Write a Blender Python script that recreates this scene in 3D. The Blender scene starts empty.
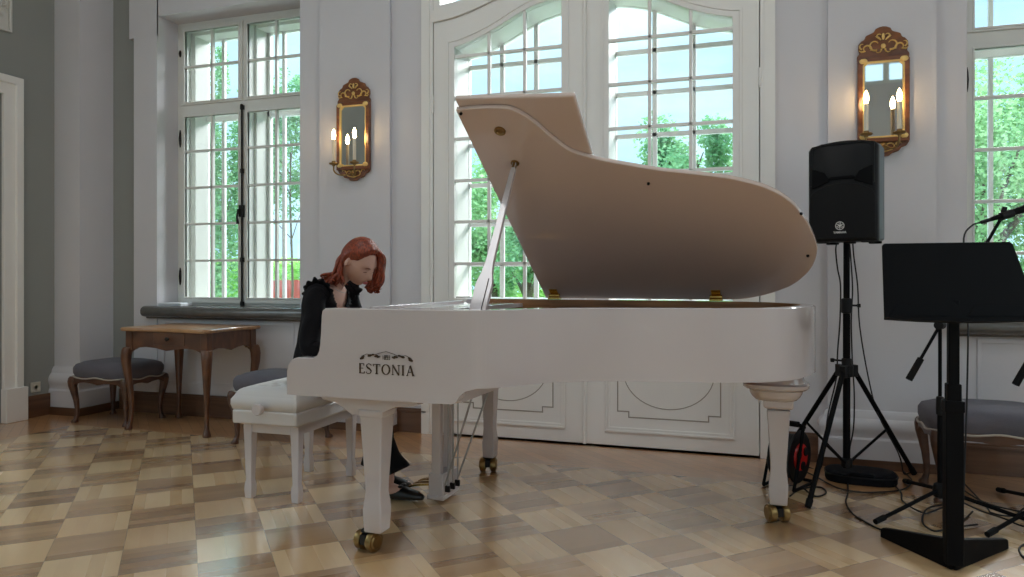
import bpy, bmesh, math, random
from math import sin, cos, pi, radians, sqrt, exp, atan2
from mathutils import Vector, Matrix, noise

random.seed(7)
scene = bpy.context.scene
COL = scene.collection

# ------------------------------------------------------------------ camera
cam_data = bpy.data.cameras.new('camera')
cam_data.sensor_width = 36.0
cam_data.lens = 710.0 / 1024.0 * 36.0
cam_data.shift_y = -10.5 / 1024.0
cam_data.clip_start = 0.05
cam_data.clip_end = 500
camera = bpy.data.objects.new('camera', cam_data)
camera.location = (1.03, -4.80, 1.146)
camera.rotation_euler = (radians(90), 0, radians(18))
COL.objects.link(camera)
scene.camera = camera

# ------------------------------------------------------------------ view
scene.view_settings.view_transform = 'Standard'
scene.view_settings.look = 'None'
scene.view_settings.gamma = 1.0
scene.view_settings.use_curve_mapping = False
scene.view_settings.exposure = 0.0
scene.cycles.max_bounces = 10
scene.cycles.diffuse_bounces = 5
scene.cycles.glossy_bounces = 5
scene.cycles.transparent_max_bounces = 16
scene.cycles.sample_clamp_indirect = 6.0
scene.cycles.caustics_reflective = False
scene.cycles.caustics_refractive = False


def srgb(r, g, b):
    def f(c):
        c /= 255.0
        return c / 12.92 if c <= 0.04045 else ((c + 0.055) / 1.055) ** 2.4
    return (f(r), f(g), f(b), 1.0)


# ------------------------------------------------------------------ sky
SKY_STRENGTH = 1.7
world = bpy.data.worlds.new('cloudy_sky')
scene.world = world
world.use_nodes = True
nt = world.node_tree
nt.nodes.clear()
wo = nt.nodes.new('ShaderNodeOutputWorld')
bg = nt.nodes.new('ShaderNodeBackground')
bg.inputs['Strength'].default_value = SKY_STRENGTH
tc = nt.nodes.new('ShaderNodeTexCoord')
mp = nt.nodes.new('ShaderNodeMapping')
mp.inputs['Scale'].default_value = (1.0, 1.0, 2.6)
nz = nt.nodes.new('ShaderNodeTexNoise')
nz.inputs['Scale'].default_value = 3.2
nz.inputs['Detail'].default_value = 6
nz.inputs['Roughness'].default_value = 0.55
rp = nt.nodes.new('ShaderNodeValToRGB')
rp.color_ramp.elements[0].position = 0.36
rp.color_ramp.elements[0].color = (0.37, 0.62, 0.80, 1)
rp.color_ramp.elements[1].position = 0.66
rp.color_ramp.elements[1].color = (0.58, 0.84, 0.94, 1)
nt.links.new(tc.outputs['Generated'], mp.inputs['Vector'])
nt.links.new(mp.outputs['Vector'], nz.inputs['Vector'])
nt.links.new(nz.outputs['Fac'], rp.inputs['Fac'])
nt.links.new(rp.outputs['Color'], bg.inputs['Color'])
# overcast sky: several times brighter overhead than near the horizon
sz = nt.nodes.new('ShaderNodeSeparateXYZ')
el = nt.nodes.new('ShaderNodeMapRange')
el.inputs['From Min'].default_value = 0.30
el.inputs['From Max'].default_value = 0.90
el.inputs['To Min'].default_value = SKY_STRENGTH
el.inputs['To Max'].default_value = SKY_STRENGTH * 5.0
nt.links.new(tc.outputs['Generated'], sz.inputs['Vector'])
nt.links.new(sz.outputs['Z'], el.inputs['Value'])
nt.links.new(el.outputs['Result'], bg.inputs['Strength'])
nt.links.new(bg.outputs['Background'], wo.inputs['Surface'])


# hazy sun high behind the windows, on the right
sun_data = bpy.data.lights.new('hazy_sun', 'SUN')
sun_data.energy = 11
sun_data.angle = radians(38)
sun_data.color = (1.0, 0.985, 0.96)
sun = bpy.data.objects.new('hazy_sun', sun_data)
sun.rotation_euler = Vector((-.42, -.72, -.62)).to_track_quat('-Z', 'Y').to_euler()
COL.objects.link(sun)


# ------------------------------------------------------------------ fill lamps added outside unseen windows behind and beside the camera
def area_light(name, loc, target, sx, sy, power, color):
    l = bpy.data.lights.new(name, 'AREA')
    l.shape = 'RECTANGLE'
    l.size = sx
    l.size_y = sy
    l.energy = power
    l.color = color
    o = bpy.data.objects.new(name, l)
    o.location = loc
    o.rotation_euler = (Vector(target) - Vector(loc)).to_track_quat('-Z', 'Y').to_euler()
    COL.objects.link(o)
    return o


DAY = (0.90, 0.95, 1.0)
for x in (-2.98, 0.0, 2.98):
    area_light('window_fill', (x, -9.75, 1.95), (x, -3, 0.2), 1.4, 2.4, 2.5, DAY)
for sx in (-1, 1):
    for y, pw in ((-2.9, 15), (-6.4, 5)):
        area_light('window_fill', (sx * 4.80, y, 2.1), (0, y + .1, 0.1), 1.4, 2.4, pw, DAY)

# fill lamps added overhead, out of view, to brighten the floor
for (x, y) in ((-1.6, -3.4), (1.6, -3.4)):
    area_light('overhead_fill', (x, y, 5.3), (x, y, 0), 1.3, 1.3, 32, (0.96, 0.97, 1.0))

# ------------------------------------------------------------------ materials
MATS = {}


def mat(name, color, rough=0.5, metal=0.0, coat=0.0, spec=0.5, bump=None, vary=None, emit=None, estr=0, sheen=0.0):
    """bump = (scale, strength); vary = (scale, amount) value variation by noise"""
    if name in MATS:
        return MATS[name]
    m = bpy.data.materials.new(name)
    m.use_nodes = True
    t = m.node_tree
    b = t.nodes['Principled BSDF']
    b.inputs['Base Color'].default_value = color
    b.inputs['Roughness'].default_value = rough
    b.inputs['Metallic'].default_value = metal
    b.inputs['Specular IOR Level'].default_value = spec
    b.inputs['Coat Weight'].default_value = coat
    b.inputs['Coat Roughness'].default_value = 0.06
    b.inputs['Sheen Weight'].default_value = sheen
    co = t.nodes.new('ShaderNodeTexCoord')
    if vary:
        n = t.nodes.new('ShaderNodeTexNoise')
        n.inputs['Scale'].default_value = vary[0]
        n.inputs['Detail'].default_value = 4
        t.links.new(co.outputs['Object'], n.inputs['Vector'])
        mr = t.nodes.new('ShaderNodeMapRange')
        mr.inputs['From Min'].default_value = 0.3
        mr.inputs['From Max'].default_value = 0.7
        mr.inputs['To Min'].default_value = 1 - vary[1]
        mr.inputs['To Max'].default_value = 1 + vary[1]
        t.links.new(n.outputs['Fac'], mr.inputs['Value'])
        h = t.nodes.new('ShaderNodeHueSaturation')
        h.inputs['Color'].default_value = color
        t.links.new(mr.outputs['Result'], h.inputs['Value'])
        t.links.new(h.outputs['Color'], b.inputs['Base Color'])
    if bump:
        n2 = t.nodes.new('ShaderNodeTexNoise')
        n2.inputs['Scale'].default_value = bump[0]
        n2.inputs['Detail'].default_value = 3
        t.links.new(co.outputs['Object'], n2.inputs['Vector'])
        bp = t.nodes.new('ShaderNodeBump')
        bp.inputs['Strength'].default_value = bump[1]
        bp.inputs['Distance'].default_value = 0.01
        t.links.new(n2.outputs['Fac'], bp.inputs['Height'])
        t.links.new(bp.outputs['Normal'], b.inputs['Normal'])
    if emit:
        b.inputs['Emission Color'].default_value = emit
        b.inputs['Emission Strength'].default_value = estr
    MATS[name] = m
    return m


def wood_mat(name, c1, c2, rough=0.35, scale=(2, 40, 40), coat=0.2):
    if name in MATS:
        return MATS[name]
    m = mat(name, c1, rough, coat=coat)
    t = m.node_tree
    b = t.nodes['Principled BSDF']
    co = t.nodes.new('ShaderNodeTexCoord')
    mpn = t.nodes.new('ShaderNodeMapping')
    mpn.inputs['Scale'].default_value = scale
    n = t.nodes.new('ShaderNodeTexNoise')
    n.inputs['Scale'].default_value = 1.0
    n.inputs['Detail'].default_value = 5
    r = t.nodes.new('ShaderNodeValToRGB')
    r.color_ramp.elements[0].position = 0.32
    r.color_ramp.elements[0].color = c2
    r.color_ramp.elements[1].position = 0.68
    r.color_ramp.elements[1].color = c1
    t.links.new(co.outputs['Object'], mpn.inputs['Vector'])
    t.links.new(mpn.outputs['Vector'], n.inputs['Vector'])
    t.links.new(n.outputs['Fac'], r.inputs['Fac'])
    t.links.new(r.outputs['Color'], b.inputs['Base Color'])
    return m


WALL = mat('white_wall_paint', srgb(212, 210, 214), 0.75, vary=(1.3, 0.03), bump=(60, 0.05))
WALLG = mat('grey_wall_paint', srgb(150, 152, 148), 0.8, vary=(1.2, 0.04), bump=(60, 0.05))
TRIM = mat('white_trim_paint', srgb(240, 238, 234), 0.42, vary=(3, 0.02))
FRAME = mat('window_paint', srgb(226, 227, 222), 0.4, vary=(4, 0.02))
GAP = mat('dark_gap', srgb(60, 58, 55), 0.8)
IRON = mat('black_iron', srgb(38, 36, 34), 0.5, metal=0.6)
STONE = mat('grey_stone', srgb(96, 95, 92), 0.22, vary=(9, 0.15), coat=0.3)
BASEB = wood_mat('baseboard_wood', srgb(112, 78, 54), srgb(84, 56, 38), 0.4, (1.5, 1.5, 30))
CEIL = mat('ceiling_paint', srgb(225, 224, 220), 0.9)
PIANO = mat('white_piano_lacquer', srgb(203, 195, 196), 0.16, coat=0.9, vary=(2, 0.012))
LIDW = mat('white_lid_warm_tint', srgb(212, 192, 182), 0.18, coat=0.8, vary=(2, 0.012))  # warm tint stands in for floor light reflected on the lid's underside
BRASS = mat('brass', srgb(196, 158, 88), 0.25, metal=1.0)
DBRASS = mat('aged_brass', srgb(150, 122, 78), 0.35, metal=1.0)
STEEL = mat('steel', srgb(170, 168, 165), 0.3, metal=1.0)
GOLDP = mat('gold_plate', srgb(190, 140, 72), 0.35, metal=0.7)
RIMW = wood_mat('rim_veneer', srgb(176, 122, 76), srgb(124, 80, 46), 0.35, (3, 3, 30))
BLACKK = mat('black_key', srgb(18, 18, 18), 0.3)
IVORY = mat('ivory_key', srgb(235, 230, 218), 0.25)
LEATHER = mat('white_leather', srgb(205, 201, 199), 0.42, bump=(160, 0.08), vary=(4, 0.02))
TABLEW = wood_mat('walnut_table', srgb(112, 72, 46), srgb(74, 44, 28), 0.34, (6, 30, 8))
TABLET = wood_mat('walnut_table_top', srgb(186, 142, 100), srgb(152, 112, 76), 0.28, (4, 40, 8), coat=0.35)
STOOLW = wood_mat('stool_wood', srgb(100, 66, 46), srgb(66, 40, 28), 0.4, (8, 8, 20))
FABRIC = mat('grey_fabric', srgb(96, 93, 101), 0.95, bump=(220, 0.25), vary=(12, 0.06), sheen=0.1)
PIPING = mat('pale_piping', srgb(176, 166, 156), 0.7)
BLACKP = mat('black_plastic', srgb(12, 12, 14), 0.5, spec=0.3, bump=(300, 0.05))
BLACKM = mat('black_powder_coat', srgb(7, 7, 9), 0.6, spec=0.12)
GRILLE = mat('speaker_grille', srgb(10, 10, 12), 0.6, spec=0.25, bump=(500, 0.3))
SPSIDE = mat('speaker_side', srgb(96, 106, 112), 0.5)
RUBBER = mat('black_rubber', srgb(10, 10, 11), 0.7, spec=0.2)
CABLEM = mat('black_cable', srgb(16, 16, 18), 0.55)
REDP = mat('red_plastic', srgb(190, 24, 22), 0.35)
LOGOW = mat('white_print', srgb(225, 225, 222), 0.5)
LETTER = mat('dark_gilt', srgb(104, 88, 74), 0.25, metal=0.75)
MIRFRAME = wood_mat('mirror_frame_veneer', srgb(138, 82, 40), srgb(96, 52, 24), 0.35, (10, 10, 24), coat=0.3)
GILT = mat('gilding', srgb(238, 202, 128), 0.36, metal=0.6, bump=(90, 0.2))
MIRROR = mat('mirror_glass', (0.86, 0.88, 0.88, 1), 0.02, metal=1.0)
CANDLE = mat('candle_sleeve', srgb(228, 220, 200), 0.45)
BULB = mat('lit_bulb', srgb(255, 240, 210), 0.3, emit=(1.0, 0.66, 0.30, 1), estr=36)
SKIN = mat('skin', srgb(198, 154, 136), 0.5, vary=(14, 0.03))
LIPS = mat('lips', srgb(168, 92, 88), 0.45)
BROW = mat('brow', srgb(112, 62, 40), 0.8)
HAIR = wood_mat('red_hair', srgb(158, 66, 30), srgb(84, 30, 14), 0.46, (150, 150, 40), coat=0.0)
BLOUSE = mat('black_blouse', srgb(13, 11, 15), 0.8, spec=0.2, bump=(60, 0.3))
TROUSER = mat('black_trousers', srgb(11, 10, 13), 0.8, spec=0.2, bump=(120, 0.15))
SHOE = mat('black_shoe', srgb(20, 19, 20), 0.3)
PLASTER = mat('white_plaster', srgb(214, 212, 206), 0.7)
PAINTLINE = mat('painted_line', srgb(158, 150, 140), 0.6)
OUTLET = mat('outlet_plastic', srgb(206, 200, 186), 0.4)
BARK = mat('bark', srgb(86, 74, 60), 0.9, bump=(20, 0.5))
LAWN = mat('lawn', srgb(132, 160, 104), 0.95, vary=(0.6, 0.2))
BOUNCE = mat('pale_bounce_ground', srgb(206, 203, 196), 0.95, vary=(3, 0.06), bump=(40, 0.3))
REDSHED = mat('red_paint', srgb(176, 70, 62), 0.6, vary=(2, 0.1))
OUTWALL = mat('pale_render', srgb(214, 208, 196), 0.8)
BAGM = mat('black_nylon', srgb(11, 12, 18), 0.75, spec=0.2, bump=(150, 0.2))
PAPER = mat('paper', srgb(226, 230, 234), 0.5)


def leaf_mat(name, c1, c2):
    m = bpy.data.materials.new(name)
    m.use_nodes = True
    t = m.node_tree
    t.nodes.clear()
    out = t.nodes.new('ShaderNodeOutputMaterial')
    d = t.nodes.new('ShaderNodeBsdfDiffuse')
    tr = t.nodes.new('ShaderNodeBsdfTranslucent')
    mx = t.nodes.new('ShaderNodeMixShader')
    mx.inputs[0].default_value = 0.45
    co = t.nodes.new('ShaderNodeTexCoord')
    n = t.nodes.new('ShaderNodeTexNoise')
    n.inputs['Scale'].default_value = 1.4
    n.inputs['Detail'].default_value = 6
    r = t.nodes.new('ShaderNodeValToRGB')
    r.color_ramp.elements[0].position = 0.35
    r.color_ramp.elements[0].color = c1
    r.color_ramp.elements[1].position = 0.65
    r.color_ramp.elements[1].color = c2
    t.links.new(co.outputs['Object'], n.inputs['Vector'])
    t.links.new(n.outputs['Fac'], r.inputs['Fac'])
    t.links.new(r.outputs['Color'], d.inputs['Color'])
    t.links.new(r.outputs['Color'], tr.inputs['Color'])
    t.links.new(d.outputs[0], mx.inputs[1])
    t.links.new(tr.outputs[0], mx.inputs[2])
    t.links.new(mx.outputs[0], out.inputs['Surface'])
    return m


LEAF_A = leaf_mat('leaves_mid', srgb(122, 166, 112), srgb(178, 206, 156))
LEAF_B = leaf_mat('leaves_deep', srgb(104, 148, 106), srgb(156, 192, 146))
LEAF_C = leaf_mat('leaves_bright', srgb(140, 190, 96), srgb(192, 222, 140))


def glass_mat():
    m = bpy.data.materials.new('window_glass')
    m.use_nodes = True
    t = m.node_tree
    t.nodes.clear()
    out = t.nodes.new('ShaderNodeOutputMaterial')
    tr = t.nodes.new('ShaderNodeBsdfTransparent')
    tr.inputs['Color'].default_value = (0.975, 0.985, 0.99, 1)
    g = t.nodes.new('ShaderNodeBsdfGlossy')
    g.inputs['Roughness'].default_value = 0.01
    fr = t.nodes.new('ShaderNodeFresnel')
    fr.inputs['IOR'].default_value = 1.3
    mx = t.nodes.new('ShaderNodeMixShader')
    t.links.new(fr.outputs[0], mx.inputs[0])
    t.links.new(tr.outputs[0], mx.inputs[1])
    t.links.new(g.outputs[0], mx.inputs[2])
    t.links.new(mx.outputs[0], out.inputs['Surface'])
    return m


GLASS = glass_mat()


# parquet: checkered squares at 45 degrees to the wall, each of thin strips
def parquet_mat():
    m = bpy.data.materials.new('parquet_squares')
    m.use_nodes = True
    t = m.node_tree
    N = t.nodes.new
    L = t.links.new
    b = t.nodes['Principled BSDF']
    b.inputs['Roughness'].default_value = 0.3
    b.inputs['Coat Weight'].default_value = 1.0
    b.inputs['Coat IOR'].default_value = 2.5
    b.inputs['Specular IOR Level'].default_value = 0.9
    b.inputs['Coat Roughness'].default_value = 0.175
    co = N('ShaderNodeTexCoord')
    mpn = N('ShaderNodeMapping')
    mpn.vector_type = 'TEXTURE'
    mpn.inputs['Location'].default_value = (-0.409, -1.108, 0)
    mpn.inputs['Rotation'].default_value = (0, 0, radians(43.0))
    mpn.inputs['Scale'].default_value = (0.281, 0.281, 1)
    L(co.outputs['Object'], mpn.inputs['Vector'])
    sp = N('ShaderNodeSeparateXYZ')
    L(mpn.outputs['Vector'], sp.inputs[0])

    def M(op, a, bb=None, c=None):
        n = N('ShaderNodeMath')
        n.operation = op
        for k, v in enumerate((a, bb, c)):
            if v is None:
                continue
            if isinstance(v, (int, float)):
                n.inputs[k].default_value = v
            else:
                L(v, n.inputs[k])
        return n.outputs[0]
    X, Y = sp.outputs['X'], sp.outputs['Y']
    fx, fy = M('FLOOR', X), M('FLOOR', Y)
    par = M('FLOORED_MODULO', M('ADD', fx, fy), 2.0)     # 1 = light squares below the origin row
    cell = N('ShaderNodeCombineXYZ')
    L(fx, cell.inputs[0]); L(fy, cell.inputs[1])
    wn = N('ShaderNodeTexWhiteNoise')
    wn.noise_dimensions = '2D'
    L(cell.outputs[0], wn.inputs['Vector'])
    # strips run along x in one colour and along y in the other
    lx, ly = M('FRACT', X), M('FRACT', Y)
    al = N('ShaderNodeMix'); al.data_type = 'FLOAT'
    L(par, al.inputs['Factor']); L(lx, al.inputs[2]); L(ly, al.inputs[3])
    ac = N('ShaderNodeMix'); ac.data_type = 'FLOAT'
    L(par, ac.inputs['Factor']); L(ly, ac.inputs[2]); L(lx, ac.inputs[3])
    strip = M('FLOOR', M('MULTIPLY', ac.outputs[0], 5.0))
    sc = N('ShaderNodeCombineXYZ')
    L(M('ADD', M('MULTIPLY', fx, 7.13), strip), sc.inputs[0]); L(M('MULTIPLY', fy, 3.71), sc.inputs[1])
    wn2 = N('ShaderNodeTexWhiteNoise'); wn2.noise_dimensions = '2D'
    L(sc.outputs[0], wn2.inputs['Vector'])
    gv = N('ShaderNodeCombineXYZ')
    L(M('MULTIPLY', M('ADD', al.outputs[0], M('MULTIPLY', fx, 3.3)), 2.2), gv.inputs[0])
    L(M('MULTIPLY', M('ADD', ac.outputs[0], M('MULTIPLY', fy, 5.7)), 26.0), gv.inputs[1])
    gn = N('ShaderNodeTexNoise')
    gn.inputs['Scale'].default_value = 1.0
    gn.inputs['Detail'].default_value = 4
    L(gv.outputs[0], gn.inputs['Vector'])
    big = N('ShaderNodeTexNoise')
    big.inputs['Scale'].default_value = 0.5
    L(co.outputs['Object'], big.inputs['Vector'])
    val = M('ADD', M('ADD', M('MULTIPLY', wn.outputs['Value'], 0.42), M('MULTIPLY', wn2.outputs['Value'], 0.42)),
            M('ADD', M('MULTIPLY', gn.outputs['Fac'], 0.12), M('MULTIPLY', big.outputs['Fac'], 0.08)))
    r1 = N('ShaderNodeValToRGB')
    r1.color_ramp.elements[0].position = 0.2; r1.color_ramp.elements[0].color = srgb(216, 174, 124)
    r1.color_ramp.elements[1].position = 0.8; r1.color_ramp.elements[1].color = srgb(238, 204, 156)
    r2 = N('ShaderNodeValToRGB')
    r2.color_ramp.elements[0].position = 0.2; r2.color_ramp.elements[0].color = srgb(154, 116, 80)
    r2.color_ramp.elements[1].position = 0.8; r2.color_ramp.elements[1].color = srgb(206, 166, 120)
    L(val, r1.inputs[0]); L(val, r2.inputs[0])
    mx = N('ShaderNodeMix'); mx.data_type = 'RGBA'
    L(par, mx.inputs['Factor']); L(r2.outputs[0], mx.inputs[6]); L(r1.outputs[0], mx.inputs[7])
    # seams
    ex = M('ABSOLUTE', M('SUBTRACT', lx, 0.5)); ey = M('ABSOLUTE', M('SUBTRACT', ly, 0.5))
    seam = M('GREATER_THAN', M('MAXIMUM', ex, ey), 0.494)
    mx2 = N('ShaderNodeMix'); mx2.data_type = 'RGBA'
    L(M('MULTIPLY', seam, 0.45), mx2.inputs['Factor']); L(mx.outputs[2], mx2.inputs[6]); mx2.inputs[7].default_value = srgb(60, 42, 28)
    L(mx2.outputs[2], b.inputs['Base Color'])
    rr = M('ADD', 0.25, M('MULTIPLY', wn2.outputs['Value'], 0.05))
    L(rr, b.inputs['Roughness'])
    return m


def border_mat(name, angle):
    m = bpy.data.materials.new(name)
    m.use_nodes = True
    t = m.node_tree
    N = t.nodes.new
    L = t.links.new
    b = t.nodes['Principled BSDF']
    b.inputs['Roughness'].default_value = 0.3
    b.inputs['Coat Weight'].default_value = 1.0
    b.inputs['Coat IOR'].default_value = 2.5
    b.inputs['Specular IOR Level'].default_value = 0.9
    b.inputs['Coat Roughness'].default_value = 0.175
    co = N('ShaderNodeTexCoord')
    mpn = N('ShaderNodeMapping')
    mpn.inputs['Rotation'].default_value = (0, 0, radians(angle))
    L(co.outputs['Object'], mpn.inputs['Vector'])
    br = N('ShaderNodeTexBrick')
    br.inputs['Scale'].default_value = 1.0
    br.inputs['Brick Width'].default_value = 0.9
    br.inputs['Row Height'].default_value = 0.07
    br.inputs['Mortar Size'].default_value = 0.0015
    br.inputs['Color1'].default_value = srgb(216, 160, 106)
    br.inputs['Color2'].default_value = srgb(196, 142, 92)
    br.inputs['Mortar'].default_value = srgb(140, 104, 70)
    L(mpn.outputs['Vector'], br.inputs['Vector'])
    sm = N('ShaderNodeMapping')
    sm.inputs['Rotation'].default_value = (0, 0, radians(angle))
    sm.inputs['Scale'].default_value = (2, 40, 1)
    L(co.outputs['Object'], sm.inputs['Vector'])
    n = N('ShaderNodeTexNoise'); n.inputs['Scale'].default_value = 1.5; n.inputs['Detail'].default_value = 4
    L(sm.outputs['Vector'], n.inputs['Vector'])
    mr = N('ShaderNodeMapRange')
    mr.inputs['From Min'].default_value = 0.3; mr.inputs['From Max'].default_value = 0.7
    mr.inputs['To Min'].default_value = 0.85; mr.inputs['To Max'].default_value = 1.12
    L(n.outputs['Fac'], mr.inputs['Value'])
    h = N('ShaderNodeHueSaturation')
    L(br.outputs['Color'], h.inputs['Color']); L(mr.outputs['Result'], h.inputs['Value'])
    L(h.outputs['Color'], b.inputs['Base Color'])
    return m


PARQUET = parquet_mat()
BORDER = border_mat('parquet_border', 42.7)
STRIP = border_mat('parquet_edge_strip', 0)


# ------------------------------------------------------------------ mesh helpers
class MB:
    def __init__(self):
        self.v = []
        self.f = []

    def add(self, verts, faces):
        o = len(self.v)
        self.v += [Vector(p) for p in verts]
        self.f += [tuple(i + o for i in fc) for fc in faces]
        return self

    def box(self, x0, x1, y0, y1, z0, z1, m=None):
        vs = [Vector((x, y, z)) for z in (z0, z1) for y in (y0, y1) for x in (x0, x1)]
        if m is not None:
            vs = [m @ p for p in vs]
        return self.add(vs, [(0, 2, 3, 1), (4, 5, 7, 6), (0, 1, 5, 4), (2, 6, 7, 3), (0, 4, 6, 2), (1, 3, 7, 5)])

    def frustum(self, c, w0, d0, z0, w1, d1, z1, m=None):
        """square tapered bar around c=(x,y) from z0 to z1"""
        vs = []
        for (w, d, z) in ((w0, d0, z0), (w1, d1, z1)):
            for sx, sy in ((-1, -1), (1, -1), (1, 1), (-1, 1)):
                vs.append(Vector((c[0] + sx * w / 2, c[1] + sy * d / 2, z)))
        if m is not None:
            vs = [m @ p for p in vs]
        return self.add(vs, [(3, 2, 1, 0), (4, 5, 6, 7), (0, 1, 5, 4), (1, 2, 6, 5), (2, 3, 7, 6), (3, 0, 4, 7)])

    def stack(self, c, secs):
        """square tapered bar through sections (w, d, z)"""
        vs, fs = [], []
        for (w, d, z) in secs:
            for sx, sy in ((-1, -1), (1, -1), (1, 1), (-1, 1)):
                vs.append((c[0] + sx * w / 2, c[1] + sy * d / 2, z))
        for k in range(len(secs) - 1):
            a = 4 * k
            for i in range(4):
                j = (i + 1) % 4
                fs.append((a + i, a + j, a + 4 + j, a + 4 + i))
        fs.append((3, 2, 1, 0))
        a = 4 * (len(secs) - 1)
        fs.append((a, a + 1, a + 2, a + 3))
        return self.add(vs, fs)

    def loft(self, rings, cap=True, closed=True):
        n = len(rings[0])
        vs = [p for r in rings for p in r]
        fs = []
        for k in range(len(rings) - 1):
            for i in range(n if closed else n - 1):
                j = (i + 1) % n
                fs.append((k * n + i, k * n + j, (k + 1) * n + j, (k + 1) * n + i))
        if cap and closed:
            fs.append(tuple(range(n - 1, -1, -1)))
            fs.append(tuple((len(rings) - 1) * n + i for i in range(n)))
        return self.add(vs, fs)

    def tube(self, pts, r, n=8, cap=True, closed=False, flat=1.0):
        pts = [Vector(p) for p in pts]
        m = len(pts)
        rs = r if isinstance(r, (list, tuple)) else [r] * m
        rings = []
        up = None
        for k in range(m):
            a = pts[k - 1] if (k > 0 or closed) else pts[k]
            b = pts[(k + 1) % m] if (k < m - 1 or closed) else pts[k]
            d = (b - a)
            if d.length < 1e-9:
                d = Vector((0, 0, 1))
            d.normalize()
            if up is None:
                up = Vector((0, 0, 1)) if abs(d.z) < 0.9 else Vector((1, 0, 0))
            s = d.cross(up)
            if s.length < 1e-6:
                s = d.cross(Vector((0, 1, 0)))
            s.normalize()
            up = s.cross(d).normalized()
            rings.append([pts[k] + (s * cos(2 * pi * i / n) + up * sin(2 * pi * i / n) * flat) * rs[k] for i in range(n)])
        if closed:
            rings.append(rings[0])
            return self.loft(rings, cap=False)
        return self.loft(rings, cap)

    def cyl(self, p0, p1, r0, r1=None, n=20):
        return self.tube([p0, p1], [r0, r0 if r1 is None else r1], n)

    def lathe(self, prof, c=(0, 0, 0), n=24, m=None):
        rings = []
        for (r, z) in prof:
            ring = [Vector((r * cos(2 * pi * i / n), r * sin(2 * pi * i / n), z)) for i in range(n)]
            if m is not None:
                ring = [m @ p for p in ring]
            rings.append([p + Vector(c) for p in ring])
        return self.loft(rings)

    def sphere(self, c, r, n=12, m=None):
        rx, ry, rz = r if isinstance(r, (tuple, list)) else (r, r, r)
        rings = []
        for k in range(1, n):
            t = pi * k / n
            ring = [Vector((rx * sin(t) * cos(2 * pi * i / (2 * n)), ry * sin(t) * sin(2 * pi * i / (2 * n)), -rz * cos(t))) for i in range(2 * n)]
            if m is not None:
                ring = [m @ p for p in ring]
            rings.append([p + Vector(c) for p in ring])
        return self.loft(rings)

    def prism(self, poly, vec):
        """polygon (3-D points) swept along vec"""
        n = len(poly)
        vec = Vector(vec)
        vs = [Vector(p) for p in poly] + [Vector(p) + vec for p in poly]
        fs = [tuple(range(n - 1, -1, -1)), tuple(range(n, 2 * n))]
        fs += [(i, (i + 1) % n, n + (i + 1) % n, n + i) for i in range(n)]
        return self.add(vs, fs)

    def ring(self, outer, inner, vec):
        """frame between two loops of equal count, swept along vec"""
        n = len(outer)
        vec = Vector(vec)
        o = [Vector(p) for p in outer]
        i_ = [Vector(p) for p in inner]
        vs = o + i_ + [p + vec for p in o] + [p + vec for p in i_]
        fs = []
        for k in range(n):
            j = (k + 1) % n
            fs += [(k, j, n + j, n + k), (2 * n + j, 2 * n + k, 3 * n + k, 3 * n + j),
                   (j, k, 2 * n + k, 2 * n + j), (n + k, n + j, 3 * n + j, 3 * n + k)]
        return self.add(vs, fs)

    def grid(self, rows):
        n = len(rows[0])
        vs = [p for r in rows for p in r]
        fs = [(k * n + i, k * n + i + 1, (k + 1) * n + i + 1, (k + 1) * n + i) for k in range(len(rows) - 1) for i in range(n - 1)]
        return self.add(vs, fs)

    def shift(self, origin):
        o = Vector(origin)
        self.v = [p - o for p in self.v]
        return self

    def build(self, name, material, parent=None, bevel=0.0, smooth=35, segs=2, origin=None, fix=True):
        if origin is not None:
            self.shift(origin)
        me = bpy.data.meshes.new(name)
        me.from_pydata([tuple(p) for p in self.v], [], self.f)
        if fix:
            bm = bmesh.new()
            bm.from_mesh(me)
            bmesh.ops.recalc_face_normals(bm, faces=bm.faces)
            bm.to_mesh(me)
            bm.free()
        me.materials.append(material)
        if smooth:
            me.polygons.foreach_set('use_smooth', [True] * len(me.polygons))
            me.set_sharp_from_angle(angle=radians(smooth))
        me.update()
        o = bpy.data.objects.new(name, me)
        COL.objects.link(o)
        if parent is not None:
            o.parent = parent
        if bevel:
            b = o.modifiers.new('bevel', 'BEVEL')
            b.width = bevel
            b.segments = segs
            b.limit_method = 'ANGLE'
            b.angle_limit = radians(40)
            b.harden_normals = False
        return o


def thing(name, label, cat, loc=(0, 0, 0), rz=0.0, group=None):
    o = bpy.data.objects.new(name, None)
    o.empty_display_size = 0.1
    COL.objects.link(o)
    o.location = loc
    o.rotation_euler = (0, 0, rz)
    o['label'] = label
    o['category'] = cat
    if group:
        o['group'] = group
    return o


def tag(o, label, cat, group=None, kind=None):
    o['label'] = label
    o['category'] = cat
    if group:
        o['group'] = group
    if kind:
        o['kind'] = kind
    return o


def struct(o, label=None):
    o['kind'] = 'structure'
    if label:
        o['label'] = label
    return o


def copy_thing(root, loc, rz, label, group=None):
    r = root.copy()
    COL.objects.link(r)
    r.location = loc
    r.rotation_euler = (0, 0, rz)
    r['label'] = label
    if group:
        r['group'] = group
    for ch in list(root.children):
        c = ch.copy()
        COL.objects.link(c)
        c.parent = r
        for g in list(ch.children):
            d = g.copy()
            COL.objects.link(d)
            d.parent = c
    return r


def rect(x0, x1, z0, z1, y):
    return [(x0, y, z0), (x1, y, z0), (x1, y, z1), (x0, y, z1)]


def interp(x, table):
    for (a, va), (b, vb) in zip(table, table[1:]):
        if a <= x <= b:
            return va + (vb - va) * (x - a) / (b - a)
    return table[0][1] if x < table[0][0] else table[-1][1]


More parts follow.
